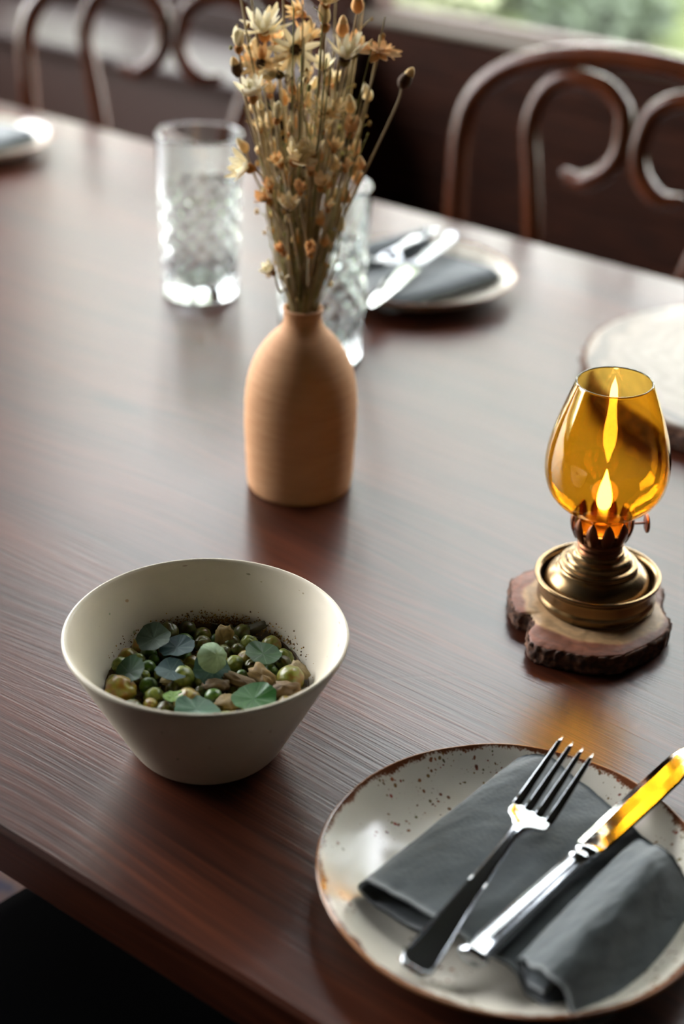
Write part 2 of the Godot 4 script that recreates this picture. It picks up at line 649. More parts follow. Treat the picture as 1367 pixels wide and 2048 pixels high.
# ------------------------------------------------------------ chairs
func bent_chair() -> Node3D:
	var t := thing("bentwood_chair", "x", "chair")
	var lean := func(u: float, v: float) -> Vector3: return Vector3(u, v, -0.2 * (v - 0.7) if v > 0.45 else 0.05 + (0.45 - v) * -0.12)
	var right := [[0.225, 0.0115], [0.222, 0.22], [0.226, 0.45], [0.238, 0.58], [0.251, 0.686], [0.26, 0.749], [0.266, 0.811], [0.255, 0.858], [0.218, 0.898], [0.159, 0.925], [0.085, 0.941], [0.0, 0.946]]
	var path := []
	for q in right:
		path.append(lean.call(q[0], q[1]))
	for i in range(right.size() - 2, -1, -1):
		path.append(lean.call(-right[i][0], right[i][1]))
	var sp := spline(path, 8)
	var b := Mb.new()
	b.tube(sp, PackedFloat32Array([0.0155]), 14)
	part("back_hoop", b.mesh(), M.bentwood, t)
	var inner := [[0.095, 0.452], [0.102, 0.56], [0.116, 0.681], [0.139, 0.773], [0.155, 0.831], [0.150, 0.870], [0.131, 0.897], [0.097, 0.910], [0.054, 0.906], [0.024, 0.886], [0.0145, 0.858], [0.0145, 0.826], [0.029, 0.800], [0.058, 0.782], [0.086, 0.786]]
	for s in [-1.0, 1.0]:
		path = []
		for q in inner:
			path.append(lean.call(q[0] * s, q[1]) + Vector3(0, 0, 0.004))
		b = Mb.new()
		var sc := spline(path, 8)
		var rad := PackedFloat32Array()
		for i in sc.size():
			rad.append(0.0135 * (1.0 - 0.35 * smoothstep(0.9, 1.0, float(i) / (sc.size() - 1))))
		b.tube(sc, rad, 12)
		b.ball(path[-1], Vector3(0.0088, 0.0088, 0.0088), 12, 8)
		part("back_scroll", b.mesh(), M.bentwood, t)
	# seat: ring and cane
	var prof := PackedVector2Array([Vector2(0.165, 0.448), Vector2(0.205, 0.446), Vector2(0.215, 0.452), Vector2(0.217, 0.463), Vector2(0.212, 0.473), Vector2(0.2, 0.477), Vector2(0.172, 0.474), Vector2(0.165, 0.468), Vector2(0.165, 0.448)])
	b = Mb.new()
	b.lathe(prof, 48, Vector3(0, 0, 0.24))
	part("seat_ring", b.mesh(), M.bentwood, t)
	b = Mb.new()
	b.lathe(PackedVector2Array([Vector2(0.0, 0.458), Vector2(0.168, 0.46), Vector2(0.168, 0.466), Vector2(0.0, 0.464)]), 40, Vector3(0, 0, 0.24))
	part("cane_seat", b.mesh(), M.cane, t)
	for s in [-1.0, 1.0]:
		b = Mb.new()
		b.tube(spline([Vector3(0.15 * s, 0.45, 0.38), Vector3(0.165 * s, 0.25, 0.40), Vector3(0.185 * s, 0.0115, 0.43)], 6), PackedFloat32Array([0.016, 0.016, 0.016, 0.0155, 0.015, 0.0145, 0.014, 0.0135, 0.013, 0.0125, 0.012, 0.012, 0.012]), 12)
		part("leg", b.mesh(), M.bentwood, t)
	b = Mb.new()
	var ring := []
	for i in 33:
		var a := TAU * i / 32
		ring.append(Vector3(0.17 * cos(a), 0.24, 0.24 + 0.165 * sin(a)))
	b.tube(PackedVector3Array(ring), PackedFloat32Array([0.009]), 8, false)
	part("stretcher", b.mesh(), M.bentwood, t)
	return t

func copy_of(t: Node3D, called: String, label: String, at: Vector3, turn: float) -> Node3D:
	var o: Node3D = t.duplicate()
	o.name = numbered(called)
	add_child(o, true)
	o.position = at
	o.rotation.y = turn
	o.set_meta("label", label)
	return o

func build_chairs() -> void:
	var c := bent_chair()
	c.position = Vector3(-0.927, 0, -1.85)
	tag(c, "glossy brown bentwood chair with scrolled back, behind the plate and the lamp under the window", "chair", "bentwood chairs across the table")
	copy_of(c, "bentwood_chair", "bentwood chair with scrolled back turned slightly, behind the tumbler and in front of the bench", Vector3(-1.786, 0, -1.8915), deg_to_rad(20.0))
	# near chair: black padded seat
	var t := thing("padded_chair", "chair with a black padded seat pushed under the near edge of the table", "chair", Vector3(-0.57, 0, -0.44))
	var b := Mb.new()
	var rows := []
	for lv in [[0.38, 0.185], [0.41, 0.215], [0.44, 0.224], [0.478, 0.224], [0.494, 0.217], [0.503, 0.195], [0.507, 0.12], [0.508, 0.02]]:
		var row := PackedVector3Array()
		for j in 64:
			var a := TAU * j / 64
			var e := 2.0 / 7.0
			row.append(Vector3(signf(cos(a)) * pow(absf(cos(a)), e) * lv[1], lv[0], -signf(sin(a)) * pow(absf(sin(a)), e) * lv[1] * 1.22))
		rows.append(row)
	b.grid(rows, true)
	b.cap(rows[0], false)
	b.cap(rows[-1], true)
	part("seat", b.mesh(), M.black, t)
	b = Mb.new()
	b.flat = true
	b.box(Vector3(0, 0.7, 0.265), Vector3(0.4, 0.3, 0.04), 0.015, Basis(Vector3.RIGHT, 0.12))
	part("backrest", b.mesh(), M.black, t)
	for s in [[-1, -1], [1, -1], [-1, 1], [1, 1]]:
		b = Mb.new()
		b.tube(PackedVector3Array([Vector3(0.17 * s[0], 0.37, 0.17 * s[1]), Vector3(0.19 * s[0], 0.0115, 0.19 * s[1])]), PackedFloat32Array([0.017, 0.013]), 12)
		part("leg", b.mesh(), M.dark_wood, t)
	for s in [-1, 1]:
		b = Mb.new()
		b.tube(PackedVector3Array([Vector3(0.15 * s, 0.42, 0.245), Vector3(0.15 * s, 0.6, 0.275)]), PackedFloat32Array([0.014]), 10)
		part("back_post", b.mesh(), M.dark_wood, t)

# ------------------------------------------------------------ place settings
func plate_texture() -> ImageTexture:
	var n := 1024
	var by := PackedByteArray()
	by.resize(n * n * 3)
	var ns := noise(201, 1.0, 3)
	var ne := noise(202, 1.0, 3)
	for j in n:
		for i in n:
			var x := (i - n / 2.0) / (n / 2.0)
			var y := (j - n / 2.0) / (n / 2.0)
			var r := sqrt(x * x + y * y)
			var a := atan2(y, x)
			var t := ns.get_noise_2d(x * 2.2, y * 2.2) * 0.5 + 0.5
			var c := Vector3(222, 215, 200).lerp(Vector3(206, 199, 184), t)
			var edge := 0.972 + 0.030 * ne.get_noise_2d(cos(a) * 4.0, sin(a) * 4.0) + 0.016 * ne.get_noise_2d(x * 55.0, y * 55.0)
			var br := smoothstep(edge - 0.012, edge + 0.008, r)
			c = c.lerp(Vector3(100, 56, 34).lerp(Vector3(168, 116, 78), smoothstep(0.985, 1.0, r)), br)
			var o := (j * n + i) * 3
			by[o] = int(c.x)
			by[o + 1] = int(c.y)
			by[o + 2] = int(c.z)
	var im := image_of(n, n, by)
	var rng := RandomNumberGenerator.new()
	rng.seed = 12
	var cl := noise(207, 2.2, 2)
	dots(im, 900, rng, func(g): return Color8(104 + g.randi_range(-20, 40), 68 + g.randi_range(-14, 24), 44, 220),
		func(g):
			for k in 12:
				var r: float = 1.0 - 0.42 * pow(g.randf(), 1.3) - 0.03
				var a: float = g.randf() * TAU
				var p := Vector2(cos(a), sin(a)) * r
				if cl.get_noise_2d(p.x, p.y) > 0.05:
					return (p * 0.5 + Vector2(0.5, 0.5)) * n
			return Vector2(-50, -50), 1.0, 6.5)
	dots(im, 160, rng, func(g): return Color8(130, 100, 78, 130), func(g): return Vector2(g.randf() * n, g.randf() * n), 0.8, 3.0)
	return tex(im)

func make_plate() -> Node3D:
	var t := thing("plate", "x", "plate", Vector3.ZERO, 0, "speckled plates set round the table")
	var top := [Vector2(0.0, 0.0065), Vector2(0.05, 0.0064), Vector2(0.07, 0.0066), Vector2(0.083, 0.0082), Vector2(0.095, 0.0122), Vector2(0.106, 0.0178), Vector2(0.1145, 0.0228), Vector2(0.1172, 0.0243), Vector2(0.1180, 0.0236), Vector2(0.1176, 0.0218), Vector2(0.108, 0.0142), Vector2(0.094, 0.0072), Vector2(0.078, 0.0024), Vector2(0.066, 0.0008), Vector2(0.063, 0.0), Vector2(0.059, 0.001), Vector2(0.055, 0.002), Vector2(0.0, 0.002)]
	var prof := spline2(top, 4)
	var b := Mb.new()
	var rows := []
	var nz := noise(301, 1.0, 2)
	for i in prof.size():
		var q := prof[prof.size() - 1 - i]
		var row := PackedVector3Array()
		for j in 128:
			var a := TAU * j / 128
			var wob := (0.0012 * nz.get_noise_2d(cos(a) * 1.3, sin(a) * 1.3)) * clampf((q.x - 0.08) / 0.03, 0.0, 1.0)
			row.append(Vector3(q.x * cos(a), q.y + wob, -q.x * sin(a)))
		rows.append(row)
	b.grid(rows, true)
	for i in b.v.size():
		b.uv[i] = Vector2(b.v[i].x / 0.236 + 0.5, b.v[i].z / 0.236 + 0.5)
	var m := mat(Color.WHITE, 0.16, 0.0, 0.5)
	m.albedo_texture = plate_texture()
	m.heightmap_enabled = true
	m.heightmap_texture = ntex(33, 0.01, [], 256, 3)
	m.heightmap_scale = 0.05
	part("dish", b.mesh(), m, t)
	return t

# cloth folded over itself, seen from its end as a flattened scroll; long axis along z
func make_napkin() -> Node3D:
	var t := thing("napkin", "x", "napkin", Vector3.ZERO, 0, "folded napkins on the plates")
	var path := [Vector3(-0.012, 0.0046, 0), Vector3(-0.035, 0.0045, 0), Vector3(-0.052, 0.005, 0), Vector3(-0.0595, 0.0095, 0), Vector3(-0.0575, 0.015, 0), Vector3(-0.05, 0.0182, 0), Vector3(-0.036, 0.0188, 0), Vector3(-0.016, 0.018, 0), Vector3(0.004, 0.0165, 0), Vector3(0.022, 0.015, 0), Vector3(0.036, 0.0138, 0), Vector3(0.048, 0.011, 0), Vector3(0.064, 0.0082, 0), Vector3(0.082, 0.006, 0), Vector3(0.093, 0.0046, 0), Vector3(0.0985, 0.005, 0), Vector3(0.0965, 0.0082, 0), Vector3(0.09, 0.012, 0), Vector3(0.084, 0.019, 0), Vector3(0.0785, 0.027, 0), Vector3(0.0735, 0.0325, 0), Vector3(0.068, 0.0343, 0), Vector3(0.061, 0.0322, 0), Vector3(0.053, 0.0272, 0), Vector3(0.0465, 0.0222, 0), Vector3(0.045, 0.019, 0), Vector3(0.049, 0.0172, 0), Vector3(0.057, 0.018, 0), Vector3(0.068, 0.0195, 0)]
	var sp := spline(path, 5)
	var n := sp.size()
	var nz := noise(401, 1.0, 3)
	var rows := []
	var steps := 36
	for k in steps + 1:
		var f := float(k) / steps
		var outer := PackedVector3Array()
		var inner := PackedVector3Array()
		for i in n:
			var tg := (sp[mini(i + 1, n - 1)] - sp[maxi(i - 1, 0)]).normalized()
			var nm := Vector3(-tg.y, tg.x, 0)
			var p := sp[i]
			var s := float(i) / (n - 1)
			# ends of the cloth: slanted towards the far end, layers not quite flush
			var z0 := 0.067 + 0.006 * nz.get_noise_2d(s * 6.0, 3.0) + (0.010 if p.x > 0.045 else 0.0) * smoothstep(0.045, 0.06, p.x)
			var z1 := -0.101 + maxf(0.0, p.x + 0.040) * 0.26 + 0.005 * nz.get_noise_2d(s * 6.0, 9.0)
			if s > 0.55:
				z1 += 0.016 * smoothstep(0.55, 0.66, s)
			if p.x < -0.045:
				z1 += pow((-0.045 - p.x) / 0.015, 2.0) * 0.006
			var z := lerpf(z0, z1, f)
			var wv := 0.0011 * nz.get_noise_2d(s * 14.0, f * 2.2 + 20.0) + 0.0006 * nz.get_noise_2d(p.x * 220.0, z * 60.0)
			var pos := Vector3(p.x + 0.004 * (f - 0.5) * (2.0 if p.x < -0.03 else 0.6) + 0.014 * f * smoothstep(0.03, 0.06, p.x) * 0.0, p.y + wv, z)
			var flat_end := clampf((f - 0.86) / 0.14, 0.0, 1.0)
			pos.y = lerpf(pos.y, 0.004 + (pos.y - 0.004) * 0.86, flat_end)
			outer.append(pos + nm * 0.0011)
			inner.append(pos - nm * 0.0011)
		inner.reverse()
		outer.append_array(inner)
		rows.append(outer)
	var b := Mb.new()
	b.grid(rows, true)
	var m2 := n * 2
	for e in [[0, false], [steps, true]]:
		var row: PackedVector3Array = rows[e[0]]
		var base := b.v.size()
		for p in row:
			b.pt(p)
		for i in n - 1:
			var a: int = base + i
			var c: int = base + i + 1
			var d: int = base + m2 - 1 - i
			var g: int = base + m2 - 2 - i
			if e[1]:
				b.idx.append_array([a, c, g, a, g, d])
			else:
				b.idx.append_array([a, g, c, a, d, g])
	part("cloth", b.mesh(), M.napkin, t)
	return t

# a strip along a centre line in x (along) with cross-sections given by width and thickness
func strip(b: Mb, stations: Array, seg := 16, dish := 0.0) -> void:
	# station: [along, height, half width, half thickness, squareness]
	var rows := []
	for i in stations.size():
		var s: Array = stations[i]
		var s0: Array = stations[maxi(i - 1, 0)]
		var s1: Array = stations[mini(i + 1, stations.size() - 1)]
		var tg := Vector3(s1[0] - s0[0], s1[1] - s0[1], 0).normalized()
		var nm := Vector3(-tg.y, tg.x, 0)
		var row := PackedVector3Array()
		for j in seg:
			var a := TAU * j / seg
			var e: float = s[4]
			var y := signf(sin(a)) * pow(absf(sin(a)), e)
			var x := signf(cos(a)) * pow(absf(cos(a)), e)
			row.append(Vector3(s[0], s[1], 0) + Vector3(0, 0, 1) * x * s[2] + nm * (y * s[3] + dish * (x * x - 0.5)))
		rows.append(row)
	b.grid(rows, true)
	b.cap(rows[0], false)
	b.cap(rows[-1], true)

func make_fork() -> Node3D:
	var t := thing("fork", "x", "fork", Vector3.ZERO, 0, "silver forks on the napkins")
	var b := Mb.new()
	# handle, along +x from the end
	strip(b, [[0.0, 0.0, 0.006, 0.0008, 0.6], [0.0004, 0.0, 0.0066, 0.0013, 0.6], [0.005, 0.0002, 0.0098, 0.0015, 0.6], [0.012, 0.0005, 0.0099, 0.0015, 0.6], [0.03, 0.0022, 0.0084, 0.0016, 0.6], [0.06, 0.0058, 0.0060, 0.0018, 0.65], [0.09, 0.0096, 0.0043, 0.0021, 0.8], [0.108, 0.0115, 0.0036, 0.0023, 0.9], [0.118, 0.0120, 0.0036, 0.0023, 0.9], [0.124, 0.0120, 0.0044, 0.0022, 0.9], [0.129, 0.0110, 0.0066, 0.0019, 0.8], [0.133, 0.0098, 0.0105, 0.0016, 0.7], [0.1365, 0.0087, 0.0130, 0.0014, 0.6], [0.139, 0.0079, 0.0136, 0.0012, 0.6], [0.1425, 0.0071, 0.0136, 0.0011, 0.6], [0.1465, 0.0068, 0.0134, 0.0010, 0.6], [0.1475, 0.0069, 0.0132, 0.0008, 0.6]], 20)
	part("handle", b.mesh(), M.steel, t)
	b = Mb.new()
	# raised border that frames the handle end
	var bord := []
	for q in [[0.075, 0.0046, 0.0088], [0.05, 0.0062, 0.0064], [0.03, 0.0078, 0.004], [0.012, 0.0090, 0.0022], [0.0055, 0.0088, 0.0019], [0.0024, 0.0055, 0.0017], [0.0022, 0.0, 0.0017]]:
		bord.append(Vector3(q[0], q[2], q[1]))
	for i in range(5, -1, -1):
		bord.append(Vector3(bord[i].x, bord[i].y, -bord[i].z))
	b.tube(spline(bord, 4), PackedFloat32Array([0.0007]), 8)
	part("border", b.mesh(), M.steel, t)
	for k in 4:
		b = Mb.new()
		var z := lerpf(-0.0112, 0.0112, k / 3.0)
		var st := []
		for i in 12:
			var f := i / 11.0
			var x := 0.1455 + 0.055 * f
			var y := 0.0068 + 0.0125 * f + 0.0065 * f * f - 0.0022 * exp(-f * 9.0) * f * 9.0
			st.append(Vector3(x, y, z * lerpf(1.0, 0.98, f)))
		var rows := []
		for i in 12:
			var f := i / 11.0
			var hw := lerpf(0.0028, 0.0013, pow(f, 1.3)) * (1.0 if i < 11 else 0.3)
			var ht := lerpf(0.0012, 0.0009, f) * (1.0 if i < 11 else 0.5)
			var row := PackedVector3Array()
			for j in 10:
				var a := TAU * (j + 0.5) / 10
				row.append(st[i] + Vector3(0, ht * signf(sin(a)) * pow(absf(sin(a)), 0.45), hw * signf(cos(a)) * pow(absf(cos(a)), 0.45)))
			rows.append(row)
		b.grid(rows, true)
		b.cap(rows[0], false)
		b.cap(rows[-1], true)
		part("tine", b.mesh(), M.steel, t)
	return t

func make_knife() -> Node3D:
	var t := thing("knife", "x", "knife", Vector3.ZERO, 0, "silver table knives on the napkins")
	var b := Mb.new()
	# fluted hollow handle
	var rows := []
	for s in [[0.0, 0.0072], [0.0006, 0.0086], [0.002, 0.0098], [0.004, 0.0101], [0.0052, 0.0090], [0.008, 0.0088], [0.02, 0.0089], [0.05, 0.0084], [0.08, 0.0074], [0.10, 0.0066], [0.106, 0.0062], [0.1075, 0.0075], [0.110, 0.0080], [0.1115, 0.0064], [0.113, 0.0062], [0.1145, 0.0078], [0.117, 0.0084], [0.1195, 0.0074]]:
		var row := PackedVector3Array()
		for j in 72:
			var a := TAU * j / 72
			var fl: float = 1.0
			if s[0] > 0.006 and s[0] < 0.105:
				fl = 1.0 - 0.15 * pow(absf(sin(a * 5.0)), 0.6)
			row.append(Vector3(s[0], 0.62 * s[1] * sin(a) * fl, s[1] * cos(a) * fl))
		rows.append(row)
	b.grid(rows, true)
	b.cap(rows[0], false)
	b.cap(rows[-1], true)
	part("handle", b.mesh(), M.steel, t)
	b = Mb.new()
	rows = []
	for s in [[0.118, -0.0056, 0.0070, 0.0015], [0.121, -0.0084, 0.0090, 0.0014], [0.124, -0.0104, 0.0098, 0.00125], [0.145, -0.0112, 0.0104, 0.0012], [0.18, -0.0119, 0.0108, 0.00115], [0.210, -0.0122, 0.0106, 0.0011], [0.228, -0.0122, 0.0086, 0.001], [0.239, -0.0120, 0.0054, 0.0009], [0.247, -0.0114, 0.0004, 0.0007], [0.2515, -0.0098, -0.0052, 0.0005], [0.2525, -0.0084, -0.0072, 0.0002]]:
		# edge on the -z side, back on the +z side; flat faces with a narrow ground bevel
		var lo: float = s[1]
		var hi: float = s[2]
		var th: float = s[3]
		var md := lerpf(lo, hi, 0.22)
		rows.append(PackedVector3Array([Vector3(s[0], 0, lo), Vector3(s[0], -th * 0.8, md), Vector3(s[0], -th, lerpf(md, hi, 0.5)), Vector3(s[0], -th, hi - (hi - lo) * 0.05), Vector3(s[0], 0, hi), Vector3(s[0], th, hi - (hi - lo) * 0.05), Vector3(s[0], th, lerpf(md, hi, 0.5)), Vector3(s[0], th * 0.8, md)]))
	var rr := []
	for r in rows:
		var q: PackedVector3Array = r.duplicate()
		q.reverse()
		rr.append(q)
	b.grid(rr, true)
	b.flat = true
	part("blade", b.mesh(), M.blade, t)
	return t

func build_settings() -> void:
	var nm := mat(c8(78, 84, 86), 0.85, 0.0, 0.25)
	nm.rim_enabled = true
	nm.rim = 1.0
	nm.rim_tint = 0.15
	nm.albedo_texture = ntex(51, 0.03, [[0.0, Color(0.94, 0.94, 0.94)], [1.0, Color(1, 1, 1)]], 256)
	nm.uv1_triplanar = true
	nm.uv1_scale = Vector3(9, 9, 9)
	nm.heightmap_enabled = true
	nm.heightmap_texture = ntex(52, 0.12, [], 256, 2)
	nm.heightmap_scale = 0.02
	M.napkin = nm
	M.blade = mat(c8(205, 205, 203), 0.06, 1.0)
	var pl := make_plate()
	pl.position = Vector3(-0.332, TOP, -0.637)
	tag(pl, "cream speckled plate with a brown rim, the nearest one, under the dark napkin and cutlery", "plate", "speckled plates set round the table")
	copy_of(pl, "plate", "speckled plate across the table, right of the flower vase, in front of a bentwood chair", Vector3(-0.970, TOP, -1.444), 2.2)
	copy_of(pl, "plate", "plate cut by the left edge of the picture, before the bench across the table", Vector3(-1.776, TOP, -1.464), 4.0)
	var np := make_napkin()
	np.position = Vector3(-0.333, TOP + 0.006, -0.638)
	tag(np, "dark grey folded napkin under the fork and knife on the nearest plate", "napkin", "folded napkins on the plates")
	var fn := copy_of(np, "napkin", "blue grey folded napkin under cutlery on the far plate right of the vase", Vector3(-0.962, TOP + 0.006, -1.442), PI - 0.15)
	var ln := copy_of(np, "napkin", "blue grey folded napkin on the plate at the left edge of the picture", Vector3(-1.776, TOP + 0.006, -1.464), PI + 0.1)
	fn.rotation.y = PI - 0.15
	ln.rotation.y = PI + 0.1
	var fk := make_fork()
	fk.transform = aim(Vector3(-0.3312, TOP + 0.0235, -0.5288), Vector3(-0.3500, TOP + 0.0275, -0.7224), 0.2)
	tag(fk, "silver four-tined fork lying on the dark napkin of the nearest plate, left of the knife", "fork", "silver forks on the napkins")
	var kn := make_knife()
	kn.transform = aim(Vector3(-0.3098, TOP + 0.0278, -0.5530), Vector3(-0.2975, TOP + 0.0288, -0.7800), KNIFE_ROLL)
	tag(kn, "silver knife with a fluted handle lying on the dark napkin of the nearest plate", "knife", "silver table knives on the napkins")
	var f2 := copy_of(fk, "fork", "fork on the far plate's blue grey napkin, its bright handle pointing to the chair", Vector3.ZERO, 0)
	f2.transform = aim(Vector3(-1.0203, TOP + 0.0330, -1.553), Vector3(-0.975, TOP + 0.031, -1.36), 0.0)
	var k2 := copy_of(kn, "knife", "knife on the far plate's blue grey napkin, beside the fork", Vector3.ZERO, 0)
	k2.transform = aim(Vector3(-0.9840, TOP + 0.0360, -1.540), Vector3(-0.948, TOP + 0.032, -1.36), 0.0)

const KNIFE_ROLL := -0.22

# +x of the thing from a towards b, y as far up as it goes, then rolled about its length
func aim(a: Vector3, b: Vector3, roll: float) -> Transform3D:
	var x := (b - a).normalized()
	var z := x.cross(Vector3.UP).normalized()
	var y := z.cross(x)
	return Transform3D(Basis(x, y, z) * Basis(Vector3.RIGHT, roll), a)

func build_tumblers() -> void:
	var t := thing("glass_tumbler", "tall cut glass tumbler standing alone left of the flower vase", "glass", Vector3(-1.1442, TOP, -1.2617), 0.0, "cut glass tumblers on the table")
	var rows := []
	var seg := 128
	var H := 0.187
	# outside: diamond cuts low down, plain rim
	var out := [[0.0, 0.0], [0.0, 0.034], [0.001, 0.0405], [0.004, 0.0430]]
	for i in 60:
		out.append([0.006 + (H - 0.010) * i / 59.0, -1.0])
	out.append([H - 0.0016, 0.0481])
	out.append([H - 0.0003, 0.0474])
	out.append([H, 0.0467])
	out.append([H - 0.0006, 0.0460])
	out.append([H - 0.003, 0.0456])
	for q in [[0.12, 0.0440], [0.06, 0.0415], [0.024, 0.0398], [0.0185, 0.036], [0.0165, 0.025], [0.0155, 0.0]]:
		out.append(q)
	for q in out:
		var row := PackedVector3Array()
		for j in seg:
			var a := TAU * j / seg
			var r: float = q[1]
			if r < 0.0:
				r = lerpf(0.0436, 0.0482, q[0] / H)
				var k := smoothstep(0.012, 0.022, q[0]) * (1.0 - smoothstep(0.115, 0.128, q[0]))
				var u := fposmod(a / TAU * 12.0 + q[0] / 0.025, 1.0)
				var v := fposmod(a / TAU * 12.0 - q[0] / 0.025, 1.0)
				var g := minf(absf(u - 0.5), absf(v - 0.5)) * 2.0
				r -= 0.0026 * k * (1.0 - smoothstep(0.0, 0.75, g))
			row.append(Vector3(r * cos(a), q[0], -r * sin(a)))
		rows.append(row)
	var b := Mb.new()
	b.grid(rows, true)
	part("cut_glass", b.mesh(), M.glass, t)
	copy_of(t, "glass_tumbler", "cut glass tumbler half hidden behind the vase and its dried flowers", Vector3(-0.9265, TOP, -1.2074), 0.3)

func build_vase() -> void:
	var base := Vector3(-0.7631, TOP, -0.9689)
	var t := thing("vase", "bottle-shaped unglazed terracotta vase holding dried flowers", "vase", base)
	var prof := spline2([Vector2(0.0, 0.0006), Vector2(0.040, 0.0), Vector2(0.0447, 0.0012), Vector2(0.0466, 0.005), Vector2(0.0475, 0.02), Vector2(0.0489, 0.05), Vector2(0.0492, 0.075), Vector2(0.0478, 0.095), Vector2(0.0436, 0.1135), Vector2(0.0365, 0.1285), Vector2(0.0285, 0.1395), Vector2(0.0208, 0.1475), Vector2(0.0172, 0.1528), Vector2(0.0160, 0.158), Vector2(0.0163, 0.163), Vector2(0.0171, 0.1662), Vector2(0.0165, 0.1674), Vector2(0.0150, 0.1668), Vector2(0.0138, 0.160), Vector2(0.0145, 0.153), Vector2(0.030, 0.135), Vector2(0.044, 0.10), Vector2(0.045, 0.05), Vector2(0.042, 0.006), Vector2(0.0, 0.005)], 8)
	for i in prof.size():
		if prof[i].y > 0.01 and prof[i].y < 0.15:
			prof[i].x += 0.00012 * sin(prof[i].y * 1900.0)
	var b := Mb.new()
	b.lathe(prof, 96)
	var m := mat(Color.WHITE, 0.75, 0.0, 0.35)
	m.albedo_texture = ntex(61, 0.02, [[0.0, c8(176, 126, 88)], [0.5, c8(190, 142, 102)], [1.0, c8(202, 156, 116)]], 256)
	m.uv1_triplanar = true
	m.uv1_scale = Vector3(4, 30, 4)
	m.heightmap_enabled = true
	m.heightmap_texture = ntex(62, 0.03, [], 256, 3)
	m.heightmap_scale = 0.02
	part("body", b.mesh(), m, t)
	build_flowers(base)

func petal_mesh(k: int) -> ArrayMesh:
	var rows := []
	var L := 1.0
	for i in 8:
		var f := i / 7.0
		var w := 0.19 * pow(sin(PI * (0.08 + 0.86 * pow(f, 0.75))), 0.8) + 0.01
		if i == 7:
			w = 0.03
		var row := PackedVector3Array()
		for j in 5:
			var s := j / 2.0 - 1.0
			row.append(Vector3(L * f, [0.10, 0.28, -0.22][k] * f * f + 0.05 * s * s * (1.0 - 0.4 * f), -s * w))
		rows.append(row)
	var b := Mb.new()
	b.grid(rows, false)
	return b.mesh()

